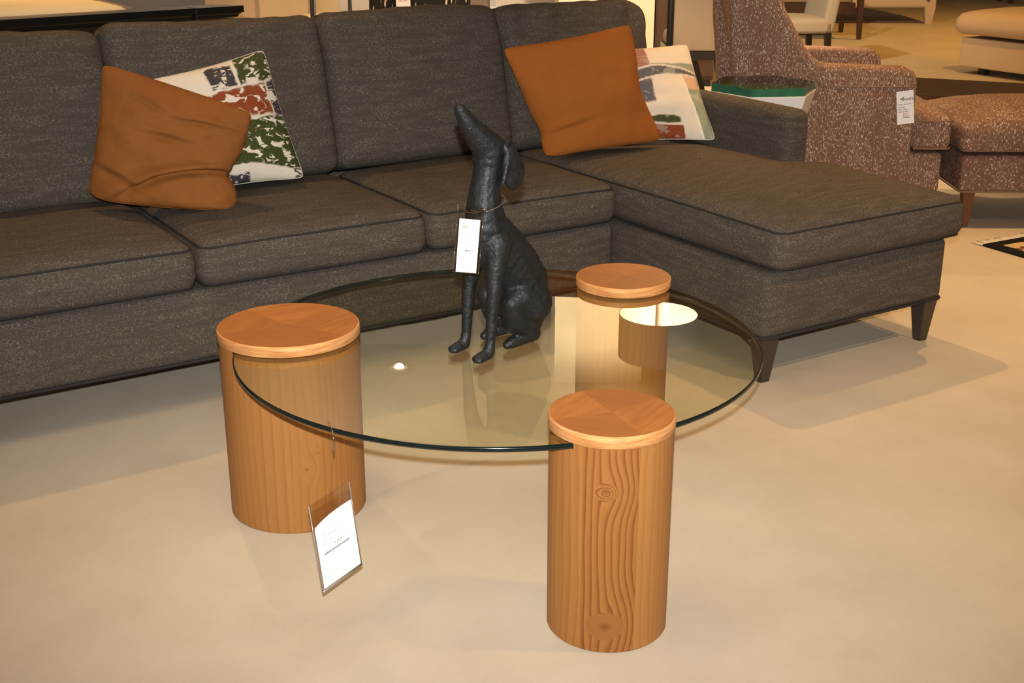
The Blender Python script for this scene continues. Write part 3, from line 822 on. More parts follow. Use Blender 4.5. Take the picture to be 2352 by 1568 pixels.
# trunk
ch.append([c4(.036, 0, .268, .045), c4(.075, -.003, .225, .049), c4(.110, -.008, .180, .054), c4(.142, -.015, .130, .058), c4(.152, -.020, .085, .057)])
ch.append([c4(.152, -.020, .085, .057), c4(.146, -.020, .052, .050)])
for sgn, px, pl in ((1, .018, .040), (-1, -.006, -.040)):
    # fore leg
    ch.append([c4(.040, .026 * sgn, .240, .032), c4(.030, .034 * sgn, .200, .0235), c4(.020, pl, .150, .0165), c4(.014, pl, .090, .0130), c4(.010, pl, .040, .0110), c4(.006, pl, .018, .0125)])
    ch.append([c4(.004, pl, .014, .0130), c4(-.012, pl, .0115, .0120), c4(-.024, pl, .010, .0095)])
    for k in (-1, 0, 1): ch.append([c4(-.014, pl + k * .007, .010, .0080), c4(-.030 + abs(k) * .004, pl + k * .008, .0075, .0068)])
    # thigh, hock and hind foot (the hindquarters sit a little to the far side)
    q = -.022 + .032 * sgn
    ch.append([c4(.145, q, .090, .048), c4(.112, q + .006 * sgn, .112, .034), c4(.085, q + .008 * sgn, .100, .025), c4(.100, q + .006 * sgn, .058, .024), c4(.130, q + .004 * sgn, .026, .022)])
    ch.append([c4(.145, q + .004 * sgn, .022, .0200), c4(.110, q + .006 * sgn, .0160, .0150), c4(.086, q + .006 * sgn, .0135, .0135), c4(.074, q + .006 * sgn, .0105, .0100)])
ell = [(dp(.138, -.018, .092), (.060, .060, .080), Rdog(18)), (dp(.030, 0, .255), (.048, .042, .064), Rdog(0))]
ell += [(dp(.118, -.022 + .032 * k, .080), (.046, .030, .068), Rdog(24)) for k in (1, -1)]
ell += [(dp(.030, .0165 * s, .452), (.008, .006, .006), Rdog(-45)) for s in (1, -1)]
body = blob(ch, ell, .0030, 'body', M['dog'], dog, 5)
for sgn in (1, -1):
    e = []
    c0 = dp(.060, .026 * sgn, .432); e.append([(*c0, .008), (*dp(.068, .034 * sgn, .412), .010)])
    el = [(dp(.078, .036 * sgn, .378), (.027, .0095, .037), Rdog(-6)), (dp(.068, .035 * sgn, .404), (.021, .0090, .030), Rdog(-16)), (dp(.052, .0385 * sgn, .388), (.0065, .0075, .038), Rdog(-16))]
    blob(e, el, .0028, 'ear', M['dog'], dog, 4)
cu = MB()
pts = [dp(  .029 + .0410 * math.cos(t_), .0415 * math.sin(t_), .318 + .012 * math.cos(t_)) for t_ in [2 * math.pi * k / 40 for k in range(40)]]
cu.tube(pts, .0007, 5, True); 

# ------------------------------------------------------------------ printing helpers
FONTC = {}
def text_mesh(mb, s, size, mat_i, M4, align='CENTER', bold=0):
    c = bpy.data.curves.new('t', 'FONT'); c.body = s; c.size = size; c.align_x = align; c.fill_mode = 'FRONT'; c.offset = bold; c.resolution_u = 3
    o = bpy.data.objects.new('t', c); COL.objects.link(o); dg = bpy.context.evaluated_depsgraph_get()
    me = bpy.data.meshes.new_from_object(o.evaluated_get(dg))
    mb.add([v.co.copy() for v in me.vertices], [tuple(p.vertices) for p in me.polygons], mat_i, False, M4)
    bpy.data.objects.remove(o); bpy.data.curves.remove(c); bpy.data.meshes.remove(me)
def words(mb, cx, y, width, h, mat_i, M4, seed, align='CENTER', wt=.24):
    """an illegible printed line: small strokes grouped in words"""
    r = random.Random(seed); x = cx - width / 2 if align == 'CENTER' else cx
    end = x + width
    while x < end - h * .3:
        n_ = r.randint(3, 7)
        for k in range(n_):
            if x > end: break
            hh = h * r.choice((.62, .62, .95)); ww = h * wt
            mb.add([(x, y, 0), (x + ww, y, 0), (x + ww, y + hh, 0), (x, y + hh, 0)], [(0, 1, 2, 3)], mat_i, False, M4)
            if r.random() < .6:
                yy = y + r.choice((0, h * .5)); mb.add([(x, yy, 0), (x + h * .42, yy, 0), (x + h * .42, yy + h * wt, 0), (x, yy + h * wt, 0)], [(0, 1, 2, 3)], mat_i, False, M4)
            x += h * .56
        x += h * .45
def leaf(mb, x, y, s, mat_i, M4):
    for a, l in ((2.2, .8), (.9, 1.15)):
        d = Vector((math.cos(a), math.sin(a), 0)); p = Vector((-d.y, d.x, 0)); o = Vector((x, y, 0)); V = []
        for k in range(9):
            t_ = k / 8; V.append(o + d * s * l * t_ + p * s * .24 * math.sin(math.pi * t_) * (1 - .3 * t_))
        for k in range(7, 0, -1):
            t_ = k / 8; V.append(o + d * s * l * t_ - p * s * .24 * math.sin(math.pi * t_) * (1 - .3 * t_))
        mb.add(V, [tuple(range(len(V)))], mat_i, False, M4)
def plane_frame(TL, TR, BR, BL):
    """origin at bottom centre, x to the right, y up, z towards the reader"""
    TL, TR, BR, BL = map(Vector, (TL, TR, BR, BL)); x = ((TR - TL) + (BR - BL)); W = x.length / 2; x.normalize()
    y = (TL - BL) + (TR - BR); H = y.length / 2; y = (y - x * y.dot(x)).normalized(); z = x.cross(y); o = (BL + BR) / 2
    m = Matrix.Identity(4)
    for i in range(3): m[i][0], m[i][1], m[i][2], m[i][3] = x[i], y[i], z[i], o[i]
    return m, W, H
def sheet(x0, x1, y0, y1, z0, z1, M4, mb, mi=0): mb.box(x0, x1, y0, y1, z0, z1, mi, M4)

# price tag hung round the dog's neck (sleeve + paper + print)
TY = 2.352
def px(x, y, Y):
    c, s = math.cos(PITCH), math.sin(PITCH); u, v = (x - 1176) / FPX, (y - 784) / FPX
    d = Vector((u, c - v * s, -s - v * c)); return Vector((0, 0, CAM_H)) + d * (Y / d.y)
M4, W_, H_ = plane_frame(px(1051, 470, TY), px(1111, 473, TY), px(1100, 630, TY), px(1042, 623, TY))
tag = empty('price_tag', M4.translation, 0, 'narrow white price tag in a clear sleeve hanging from the neck of the dog statue', 'price tag', 'hanging price tags')
L4 = M4.copy(); L4.translation = (0, 0, 0)
mb = MB(); sheet(-W_ / 2, W_ / 2, 0, H_, -.0008, .0008, L4, mb); mb.build('sleeve', M['sleeve'], tag)
mb = MB()
for s in (-1, 1): mb.tube([L4 @ Vector((s * W_ / 2, 0, 0)), L4 @ Vector((s * W_ / 2, H_ * .5, 0)), L4 @ Vector((s * W_ / 2, H_, 0))], .0012, 6)
mb.tube([L4 @ Vector((-W_ / 2, 0, 0)), L4 @ Vector((W_ / 2, 0, 0))], .0008, 6)
mb.build('sleeve_edge', M['clear'], tag)
pw, ph = W_ * .80, H_ * .80
mb = MB(); sheet(-pw / 2, pw / 2, .0015, ph, .0012, .0016, L4, mb); mb.build('paper', M['paper'], tag)
mb = MB(); Q = L4 @ Matrix.Translation((0, 0, .0019))
leaf(mb, -pw * .24, ph * .835, pw * .17, 2, Q)
text_mesh(mb, "Good's", pw * .20, 1, Q @ Matrix.Translation((pw * .10, ph * .815, 0)), bold=0)
for k, (yy, ww, mi) in enumerate(((.712, .62, 1), (.668, .76, 1), (.585, .28, 1), (.545, .52, 0), (.500, .38, 1), (.465, .20, 1))): words(mb, 0, ph * yy, pw * ww, pw * .060, mi, Q, k + 3)
r = random.Random(2); x = -pw * .26
while x < pw * .26:
    ww = r.choice((.007, .012, .02)) * pw * 1.6; mb.add([(x, ph * .40, 0), (x + ww, ph * .40, 0), (x + ww, ph * .44, 0), (x, ph * .44, 0)], [(0, 1, 2, 3)], 0, False, Q); x += ww + r.choice((.010, .02)) * pw * 1.5
text_mesh(mb, "Good's Price", pw * .135, 1, Q @ Matrix.Translation((0, ph * .275, 0)))
text_mesh(mb, "$199.00", pw * .15, 3, Q @ Matrix.Translation((0, ph * .205, 0)))
mb.build('printing', [M['ink'], M['ink_faint'], M['ink_green'], M['ink_pale_green']], tag)
tl = M4.translation
mb = MB(); mb.tube([p + DP - tl for p in pts], .0007, 5, True)
tip = min((p + DP - tl for p in pts), key=lambda p: p.y)
hole = L4 @ Vector((0, H_ * .93, 0))
mb.tube([tip, (tip + hole) / 2 + Vector((0, -.004, -.002)), hole], .0007, 5); mb.build('string', M['cord'], tag)

# sign in a clear sleeve hung from the glass rim by a clear hook
SH = (-.320, 2.052)
dx, dy = .0295, .0500; zb, zt = .118, .285
def sg(s, z, lean): return Vector((SH[0] + s * dx + lean[0], SH[1] + s * dy + lean[1], z))
top_l, bot_l = (-.012, .004), (.008, -.004)
M4, W_, H_ = plane_frame(sg(-1, zt, top_l), sg(1, zt, top_l), sg(1, zb, bot_l), sg(-1, zb, bot_l))
sign = empty('table_sign', M4.translation, 0, 'white printed sign in a clear sleeve hanging from the glass rim before the widest drum', 'sign')
L4 = M4.copy(); L4.translation = (0, 0, 0)
mb = MB(); sheet(-W_ / 2, W_ / 2, 0, H_, -.0010, .0010, L4, mb); mb.build('sleeve', M['sleeve'], sign)
mb = MB()
for s in (-1, 1): mb.tube([L4 @ Vector((s * W_ / 2, 0, 0)), L4 @ Vector((s * W_ / 2, H_, 0))], .0012, 6)
mb.tube([L4 @ Vector((-W_ / 2, 0, 0)), L4 @ Vector((W_ / 2, 0, 0))], .0022, 6); mb.build('sleeve_edge', M['sleeve_rim'], sign)
pw, ph = W_ * .93, H_ * .80
V = []; 
for k in range(13):
    t_ = k / 12; V.append((-pw / 2 + pw * t_, ph - .012 * (1 - t_) ** 3, .0016))
V = [(-pw / 2, .004, .0016), (pw / 2, .004, .0016)] + V[::-1]; nV = len(V)
mb = MB(); mb.add(V + [(x, y, .0012) for x, y, z in V], [tuple(range(nV)), tuple(range(nV, 2 * nV))[::-1]] + [(i, (i + 1) % nV, nV + (i + 1) % nV, nV + i) for i in range(nV)], 0, False, L4); mb.build('paper', M['paper'], sign)
mb = MB(); Q = L4 @ Matrix.Translation((-pw * .36, 0, .0019))
for k, (yy, ww, h_, mi) in enumerate(((.872, .32, .022, 1), (.845, .10, .03, 1), (.815, .58, .03, 1), (.785, .50, .03, 1), (.745, .22, .03, 1), (.715, .58, .024, 1), (.685, .45, .024, 1), (.61, .24, .03, 1), (.575, .14, .03, 1))):
    words(mb, 0, ph * yy - .012, pw * ww, pw * h_ * .95, mi, Q, k + 20, 'L', .16)
words(mb, pw * .26, ph * .555, pw * .30, pw * .040, 0, Q, 31, 'L', .2); words(mb, pw * .34, ph * .522, pw * .12, pw * .034, 0, Q, 32, 'L', .2)
x = 0; r = random.Random(6)
while x < pw * .66:
    ww = r.choice((.006, .010)) * pw; mb.add([(x, ph * .475, 0), (x + ww, ph * .475, 0), (x + ww, ph * .50, 0), (x, ph * .50, 0)], [(0, 1, 2, 3)], 0, False, Q); x += ww * 1.5
mb.build('printing', [M['ink_blue'], M['ink_pale']], sign)
tl = M4.translation
mb = MB(); hk = Vector((-.3265, 2.0815, ZT)) ; 
hp = [Vector((-.331, 2.100, ZT + .0016)), Vector((-.326, 2.088, ZT + .0016)), Vector((-.320, 2.064, ZT + .0012)), Vector((-.3165, 2.052, ZT - .004)), Vector((-.3165, 2.051, ZB - .008)), Vector((-.318, 2.054, ZB - .022)), Vector((-.320, 2.060, ZB - .014)), Vector((-.319, 2.056, ZB - .006))]
mb.tube([p - tl for p in hp], .0022, 6); mb.build('hook', M['clear'], sign)
mb = MB(); mb.tube([Vector((-.318, 2.054, ZB - .02)) - tl, L4 @ Vector((0, H_ * .985, 0))], .0006, 5); mb.build('cord', M['sleeve'], sign)

# ------------------------------------------------------------------ hexagonal white side table with thick green glass
HT = .634
def hexr(r, z, n=6, rot=0.0): return [(r * math.cos(rot + 2 * math.pi * i / n) , r * math.sin(rot + 2 * math.pi * i / n), z) for i in range(n)]
hexa = empty('side_table', (.968, 4.885, 0), .12, 'white faceted hexagonal side table with green glass top, beside the speckled armchair', 'side table')
def loft(rings, mi=0):
    V = sum(rings, []); n_ = len(rings[0]); F = [(j * n_ + i, j * n_ + (i + 1) % n_, (j + 1) * n_ + (i + 1) % n_, (j + 1) * n_ + i) for j in range(len(rings) - 1) for i in range(n_)]
    F += [tuple(range(n_))[::-1], tuple((len(rings) - 1) * n_ + i for i in range(n_))]; return V, F
mb = MB(); mb.add(*loft([hexr(.19, 0), hexr(.125, .32), hexr(.212, HT - .030)]), 0, False); o = mb.build('pedestal', M['white_gloss'], hexa); bevel_obj(o, .003, 2)
V, F = loft([hexr(.205, HT - .0295), hexr(.205, HT)])
mb = MB(); mb.add(V, F[:-2], 2, False); mb.add(V, [F[-1]], 0, False); mb.add(V, [F[-2]], 1, False)
mb.build('glass_top', [M['green_glass'], M['green_glass_under'], M['green_edge']], hexa)

# ------------------------------------------------------------------ speckled wing armchair (faces +x) and its ottoman
CX, CY = .83, 5.14
chair = empty('armchair', (CX, CY, 0), math.radians(-3), 'brown speckled hide-print wing armchair behind the chaise end of the sofa', 'armchair')
def prism(poly, y0, y1, nm, mat, parent, bev=.02, xz=True):
    n_ = len(poly); V = [(x, y0, z) for x, z in poly] + [(x, y1, z) for x, z in poly]
    F = [tuple(range(n_)), tuple(range(n_, 2 * n_))[::-1]] + [(i, n_ + i, n_ + (i + 1) % n_, (i + 1) % n_) for i in range(n_)]
    o = MB().add(V, F, 0, True).build(nm, mat, parent); bevel_obj(o, bev, 4, .5); return o
side = [(.085, .15), (.80, .15), (.80, .60), (.790, .640), (.755, .658), (.44, .668), (.40, .678), (.345, .735), (.27, .86), (.20, .985), (.15, 1.06), (.08, 1.08), (.030, 1.04), (.042, .80), (.068, .60), (.075, .40)]
prism(side, 0, .115, 'side_panel', M['fawn'], chair, .022)
prism(side, .645, .76, 'side_panel', M['fawn'], chair, .022)
mb = MB(); mb.tube([(.425, -.002, .585), (.60, -.002, .585), (.797, -.002, .585)], .003, 6); mb.tube([(.42, -.001, .58), (.36, -.001, .66), (.28, -.001, .78)], .0025, 6); mb.build('arm_seam', M['fawn_cord'], chair)
P, F = rbox(0, .20, .10, .66, .30, 1.06, .05, (5, 10, 12), (.02, 0), (0, .04, 0, 0))
mb = MB().add([(x + .22 - .28 * (z - .30) , y, z) for x, y, z in P], F); mb.build('backrest', M['fawn'], chair)
mb = MB(); mb.add(*rbox(.02, .935, .02, .74, .15, .315, .02, (10, 8, 3))); mb.build('seat_base', M['fawn'], chair)
P, F = rbox(.30, .965, .122, .638, .325, .455, .03, (12, 10, 4), (.05, 0), (0, 0, .004, .004), .45)
for i, (x, y, z) in enumerate(P):   # T front reaching before the arms
    if x > .80:
        k = min(1, (x - .80) / .02); P[i, 1] = .38 + (y - .38) * (1 + k * .42)
mb = MB().add(P, F); sc_ = mb.build('seat_cushion', M['fawn'], chair)
mb = MB(); mb.tube([(.81, .012, .448), (.95, .012, .448), (.962, .03, .448), (.962, .38, .448), (.962, .73, .448)], .003, 6); mb.tube([(.81, .012, .334), (.95, .012, .334), (.962, .03, .334), (.962, .73, .334)], .003, 6); mb.build('piping', M['fawn_cord'], sc_)
for lx_, ly_ in ((.10, .07), (.88, .07), (.10, .69), (.88, .69)): MB().taper((lx_, ly_), .026, .155, (lx_, ly_), .013, 0).build('leg', M['brown_leg'], chair)
ott = empty('ottoman', (1.838, 5.10, 0), math.radians(-1), 'brown speckled hide-print ottoman pushed up to the front of the matching armchair', 'ottoman')
mb = MB(); mb.add(*rbox(.012, .70, .005, .62, .15, .305, .022, (10, 8, 3))); mb.build('base', M['fawn'], ott)
P, F = rbox(0, .71, -.005, .63, .318, .425, .028, (14, 12, 4), (.075, 0), (.004, .004, .004, .004), .40)
oc = MB().add(P, F).build('cushion', M['fawn'], ott)
mb = MB()
for z in (.417, .326): mb.tube(rrect(0, .71, -.005, .63, z, .028, .006), .003, 6, True)
mb.build('piping', M['fawn_cord'], oc)
mb = MB(); mb.tube(rrect(.012, .70, .005, .62, .155, .022, 0), .003, 6, True); mb.build('base_piping', M['fawn_cord'], ott)
for lx_, ly_ in ((.06, .05), (.65, .05), (.06, .57), (.65, .57)): MB().taper((lx_, ly_), .024, .155, (lx_, ly_), .012, 0).build('leg', M['brown_leg'], ott)
# price tag on the chair arm
T1 = 5.07
M4, W_, H_ = plane_frame(px(2078, 211, T1), px(2117, 206, T1), px(2101, 282, T1), px(2062, 287, T1))
ct = empty('price_tag', M4.translation, 0, 'white price tag with a green leaf logo hanging on the speckled armchair', 'price tag', 'hanging price tags')
L4 = M4.copy(); L4.translation = (0, 0, 0)
mb = MB(); sheet(-W_ / 2, W_ / 2, 0, H_, -.0004, .0004, L4, mb); mb.build('paper', M['paper'], ct)
mb = MB(); Q = L4 @ Matrix.Translation((0, 0, .0010))
leaf(mb, -W_ * .20, H_ * .735, W_ * .22, 2, Q); text_mesh(mb, "Good's", W_ * .235, 0, Q @ Matrix.Translation((W_ * .13, H_ * .715, 0)), bold=.0002)
for k, (yy, ww) in enumerate(((.58, .80), (.50, .40), (.43, .60), (.36, .62))): words(mb, -W_ * .40, H_ * yy, W_ * ww, W_ * .085, 1, Q, k + 50, 'L')
words(mb, W_ * .05, H_ * .29, W_ * .36, W_ * .11, 3, Q, 60); words(mb, W_ * .05, H_ * .225, W_ * .36, W_ * .11, 3, Q, 61)
mb.add([(-W_ * .15, H_ * .19, 0), (W_ * .25, H_ * .19, 0), (W_ * .25, H_ * .205, 0), (-W_ * .15, H_ * .205, 0)], [(0, 1, 2, 3)], 0, False, Q)
mb.build('printing', [M['ink_dark'], M['ink'], M['ink_green'], M['ink_red']], ct)
mb = MB(); mb.tube([L4 @ Vector((0, H_, 0)), L4 @ Vector((.002, H_ + .05, -.012)), L4 @ Vector((.004, H_ + .105, -.030))], .0008, 5); mb.build('string', M['cord'], ct)

# ------------------------------------------------------------------ things further back, right
lt = empty('low_table', (2.62, 6.55, 0), -.42, 'low polished dark brown table behind the speckled ottoman', 'table')
mb = MB(); mb.box(-.62, .62, -.32, .32, .33, .36); o = mb.build('tabletop', M['table_gloss'], lt); bevel_obj(o, .004, 2)
for sx in (-.56, .56):
    for sy in (-.26, .26): MB().taper((sx, sy), .022, .332, (sx, sy), .018, 0).build('leg', M['walnut'], lt)
# rug with fringe
rug = empty('rug', (1.846, 4.815, 0), .50, 'small patterned oriental rug with black border and pale fringe on the carpet', 'rug')
def m_rug():
    t = NT('rug_field'); o = t.coord('UV')
    v = t.n('ShaderNodeTexVoronoi'); t.l(o, v.inputs['Vector']); v.inputs['Scale'].default_value = 16
    f = t.ramp(v.outputs['Distance'], [(.28, 1), (.36, 0)]); n = t.noise(o, 30, 2)
    c = t.mix(f, (.55, .40, .21), t.mix(n, (.26, .05, .02), (.03, .05, .035))); return t.fin(c, .95, .1)
M['rug'] = m_rug(); M['rug_edge'] = m_plain('black_wool', (.014, .012, .011), .95, .1, .2, 200); M['fringe'] = m_plain('rug_fringe_cotton', (.66, .56, .42), .95, .1)
mb = MB(); mb.box(.02, .45, -1.3, 0, .001, .009); mb.build('border', M['rug_edge'], rug)
mb = MB(); mb.box(.075, .395, -1.24, -.055, .004, .0105); mb.build('field', M['rug'], rug)
mb = MB(); r = random.Random(4)
for k in range(60):
    x = .02 + .43 * k / 59; a = r.uniform(-.35, .35); l = r.uniform(.045, .065); mb.tube([(x, -.002, .006), (x + a * l * .5, l * .5, .007), (x + a * l, l, .003)], [.0035, .003, .0015], 5)
fr = mb.build('fringe', M['fringe'], rug); fr['kind'] = 'stuff'

# cream ottoman in the aisle
co = empty('ottoman', (3.50, 10.02, 0), -1.035, 'plain cream square ottoman with a thick loose cushion standing alone in the aisle', 'ottoman')
mb = MB(); mb.add(*rbox(0, .95, 0, .80, .055, .275, .012, (6, 6, 3))); mb.build('base', M['cream_fabric'], co)
mb = MB(); mb.add(*rbox(-.06, 1.0, -.05, .86, .300, .450, .070, (12, 12, 3), (.06, .0), (.01,) * 4, .5)); cc = mb.build('cushion', M['cream_fabric'], co)
mb = MB(); mb.tube(rrect(-.06, 1.0, -.05, .86, .425, .07, .02), .003, 6, True); mb.build('piping', M['linen_tan'], cc)
for lx_, ly_ in ((.17, .10), (.72, .10), (.17, .70), (.80, .70)): MB().box(lx_ - .03, lx_ + .03, ly_ - .03, ly_ + .03, 0, .06).build('foot', M['black_metal'], co)

# pale dining chair (behind the wing chair)
def chair_box(name, loc, rz, label, cat, fab, legm, W, Dp, SH_, BH, legh, leaf_=None):
    e = empty(name, loc, rz, label, cat)
    mb = MB(); mb.add(*rbox(-W / 2, W / 2, -Dp / 2, Dp / 2, legh, SH_, .03, (6, 6, 3), (.03, 0))); mb.build('seat', fab, e)
    P, F = rbox(-W / 2, W / 2, 0, .10, 0, BH - legh, .03, (6, 3, 8)); mb = MB().add([(x, Dp / 2 - .10 + y + .10 * (z / (BH - legh)), z + legh) for x, y, z in P], F); mb.build('backrest', fab, e)
    for sx in (-1, 1):
        for sy in (-1, 1):
            p = (sx * (W / 2 - .04), sy * (Dp / 2 - .04)); MB().taper(p, .024, legh + .02, (p[0], p[1] + sy * .02), .017, 0).build('leg', legm, e)
    return e
# beige upholstered barrel chair with trestle legs right of the sofa back
bc = empty('side_chair', (1.075, 7.6, 0), .0, 'oatmeal linen chair back on angled black legs, between the sofa and the speckled armchair', 'chair')
P, F = rbox(-.125, .14, -.05, .045, .445, 1.16, .018, (5, 3, 8)); mb = MB().add([(x - .05 * (z - .445) * (1 if x > 0 else .1), y + .10 * (z - .445), z) for x, y, z in P], F); mb.build('backrest', M['linen'], bc)
mb = MB(); mb.add(*rbox(-.12, .14, .05, .55, .43, .52, .03, (5, 5, 3), (.02, 0))); mb.build('seat', M['linen'], bc)
mb = MB(); mb.box(-.13, .165, -.045, .55, .395, .445); mb.build('apron', M['espresso'], bc)
for p0, p1 in (((-.06, -.02), (-.05, -.02)), ((.135, -.02), (.205, -.03)), ((.0, .45), (.0, .45)), ((.06, .50), (.19, .55))):
    MB().taper(p0, .020, .40, p1, .014, 0).build('leg', M['espresso'], bc)
# dining chair
chair_box('dining_chair', (2.25, 10.45, 0), -1.45, 'pale grey upholstered dining chair on dark legs, just past the back of the speckled armchair', 'chair', M['linen_grey'], M['espresso'], .52, .56, .385, .95, .28)
# tan open-arm chair
oa = empty('accent_chair', (3.02, 12.55, 0), 0, 'tan seat chair with a dark slanting wooden leg, beyond the pale dining chair', 'chair')
mb = MB(); mb.add(*rbox(-.42, .27, -.05, .62, .34, .55, .03, (6, 6, 3), (.03, 0))); mb.build('seat', M['linen_tan'], oa)
mb = MB(); mb.box(-.44, .29, -.06, .62, .24, .34); mb.build('seat_rail', M['walnut'], oa)
for p0, p1, h_ in (((.33, -.04), (.345, -.07), .62), ((.33, .58), (.34, .62), .62), ((-.40, -.04), (-.43, -.07), .30), ((-.40, .58), (-.43, .62), .30)):
    MB().taper(p0, .034, h_, p1, .020, 0).build('leg', M['walnut'], oa)
mb = MB(); mb.add(*rbox(-.46, -.34, -.04, .62, .34, .95, .03, (3, 6, 6))); mb.build('backrest', M['linen_tan'], oa)
# far pale sofa
fs = empty('sofa', (3.66, 14.02, 0), 0, 'far pale fabric sofa with a boxy skirt and tapered fabric-covered corner leg', 'sofa')
mb = MB(); mb.add(*rbox(-.55, .93, 0, .95, .17, .47, .03, (10, 6, 3))); mb.build('base', M['linen_pale'], fs)
mb = MB(); mb.add(*rbox(.78, .93, 0, .95, .40, .68, .03, (3, 6, 4))); mb.build('arm', M['linen_pale'], fs)
mb = MB(); mb.add(*rbox(-.52, .77, .02, .75, .47, .60, .04, (8, 6, 3), (.03, 0))); mb.build('seat_cushion', M['linen_pale'], fs)
mb = MB(); mb.add(*rbox(-.55, .93, .80, .98, .40, .90, .04, (10, 3, 5))); mb.build('backrest', M['linen_pale'], fs)
MB().taper((.865, .06), .060, .19, (.865, .05), .034, 0).build('leg', M['linen_pale'], fs)
MB().taper((-.49, .06), .055, .19, (-.49, .05), .03, 0).build('leg', M['linen_pale'], fs)
MB().taper((-.10, .55), .03, .19, (-.10, .55), .022, 0).build('center_leg', M['wall_grey'], fs)
def m_stripe():
    t = NT('striped_throw'); u = t.coord('UV'); w_ = t.n('ShaderNodeTexWave'); t.l(u, w_.inputs['Vector']); w_.inputs['Scale'].default_value = 7
    return t.fin(t.mix(w_.outputs[1], (.055, .035, .022), (.17, .11, .055)), .9, .1)
mb = MB(); mb.add([(.60, -.012, .47), (.90, -.012, .47), (.90, -.012, .33), (.84, -.012, .235), (.62, -.012, .44), (.60, -.004, .47), (.90, -.004, .47), (.90, -.004, .33), (.84, -.004, .235), (.62, -.004, .44)],
                  [(0, 1, 2, 3, 4), (9, 8, 7, 6, 5), (0, 5, 6, 1), (1, 6, 7, 2), (2, 7, 8, 3), (3, 8, 9, 4), (4, 9, 5, 0)], 0, False)
th = mb.build('throw_blanket', m_stripe()); th.location = (3.66, 14.02, 0); tagit(th, 'dark striped throw hanging over the front corner of the far pale sofa', 'throw')
# stool whose leg shows at the top right
sl = empty('stool', (6.50, 16.85, 0), 0, 'dark wooden stool leg at the top right edge of the carpeted aisle', 'stool')
mb = MB(); mb.add(*rbox(-.05, .45, -.05, .45, .42, .50, .02, (4, 4, 3))); mb.build('seat', M['linen_tan'], sl)
for p in ((0, 0), (.4, 0), (0, .4), (.4, .4)): MB().taper(p, .04, .43, (p[0] - (.03 if p[0] == 0 else -.03), p[1]), .025, 0).build('leg', M['walnut'], sl)

# ------------------------------------------------------------------ things further back, left
FD = math.atan2(.62, .716)
bed = empty('bed', (-1.784, 4.509, 0), FD, 'dark wood bed with moulded footboard and cream bedspread, behind the sofa', 'bed')
# local x along the footboard, y towards the headboard; right end at x = .952
prof = [(.06, 0), (.06, .70), (.045, .80), (.038, .815), (.030, .838), (.018, .852), (.006, .858), (.004, .866), (-.002, .868), (-.004, .873), (-.012, .875), (-.012, .90), (.115, .90), (.115, .875), (.10, .868), (.085, .82), (.085, 0)]
x0, x1 = -1.2, .952
n_ = len(prof); V = []
for k, xx in enumerate((x0, x1)):
    for (y, z) in prof:
        off = (.06 - y) if z > .70 else 0.0; off = max(-.0, off) - .072
        V.append((xx + (off if k else -off), y, z))
mb = MB(); mb.add(V, [tuple(range(n_))[::-1], tuple(range(n_, 2 * n_))] + [(i, (i + 1) % n_, n_ + (i + 1) % n_, n_ + i) for i in range(n_)], 0, False)
mb.build('footboard', M['lacquer'], bed)
mb = MB(); mb.box(.742, .748, -.0135, .05, .85, .9008); mb.build('corner_joint', M['black_metal'], bed)
P, F = rbox(-1.15, .60, .125, 2.1, .45, .905, .09, (16, 16, 5), (.035, 0), (0, 0, 0, 0), .4)
for i, (x, y, z) in enumerate(P): P[i, 2] += .006 * fnoise(x, y * 4, 0, 4) if z > .8 else 0
mt = MB().add(P, F).build('bedspread', M['bedding'], bed)
mb = MB(); mb.tube([(.585, .20 + .09 * k, .885 + .012 * min(1, k / 3)) for k in range(20)], .014, 6); mb.build('edge_band', M['band'], mt)
for sx in (-1.15, .80): MB().taper((sx, .0725), .04, .02, (sx, .0725), .035, 0).build('foot', M['lacquer'], bed)
mb = MB(); mb.box(-1.2, .85, 2.12, 2.20, 0, 1.05); mb.build('headboard', M['lacquer'], bed)

# floor lamp whose lit drum shade mirrors in the glass
fl = empty('floor_lamp', (.762, 6.2, 0), 0, 'black pole floor lamp behind the sofa, its lit drum shade mirrored in the glass', 'floor lamp')
MB().lathe([(.14, 0), (.14, .015), (.02, .03)], 40).build('base', M['black_metal'], fl)
MB().lathe([(.0165, .02), (.0165, 1.62)], 16).build('pole', M['black_metal'], fl)
R_ = .203; zb_, zt_ = 1.545, 1.775; n_ = 64
mb = MB()
def rg(r, z): return [(r * math.cos(2 * math.pi * i / n_), r * math.sin(2 * math.pi * i / n_), z) for i in range(n_)]
mb.add(rg(R_, zb_) + rg(R_, zt_), [(i, (i + 1) % n_, n_ + (i + 1) % n_, n_ + i) for i in range(n_)], 0)
V = rg(R_ - .003, zb_) + rg(R_ - .003, zt_); mb.add(V, [(i, n_ + i, n_ + (i + 1) % n_, (i + 1) % n_) for i in range(n_)], 1)
mb.add(rg(R_, zb_) + rg(R_ - .003, zb_), [(i, n_ + i, n_ + (i + 1) % n_, (i + 1) % n_) for i in range(n_)], 0)
mb.add(rg(R_, zt_) + rg(R_ - .003, zt_), [(i, (i + 1) % n_, n_ + (i + 1) % n_, n_ + i) for i in range(n_)], 0)
mb.build('lamp_shade', [M['shade'], M['shade_in']], fl)
mb = MB(); mb.add(rg(R_ - .004, zt_ - .006) + rg(R_ - .004, zt_ - .003), [tuple(range(n_))[::-1], tuple(range(n_, 2 * n_))], 0, False); mb.build('diffuser', M['shade_in'], fl)
mb = MB(); mb.lathe([(.001, 1.635), (.022, 1.64), (.03, 1.67), (.022, 1.70), (.001, 1.71)], 20); mb.build('bulb', M['bulb'], fl)
pl = bpy.data.lights.new('floor_lamp_bulb', 'POINT'); pl.energy = 110; pl.color = (1, .76, .44); pl.shadow_soft_size = .03
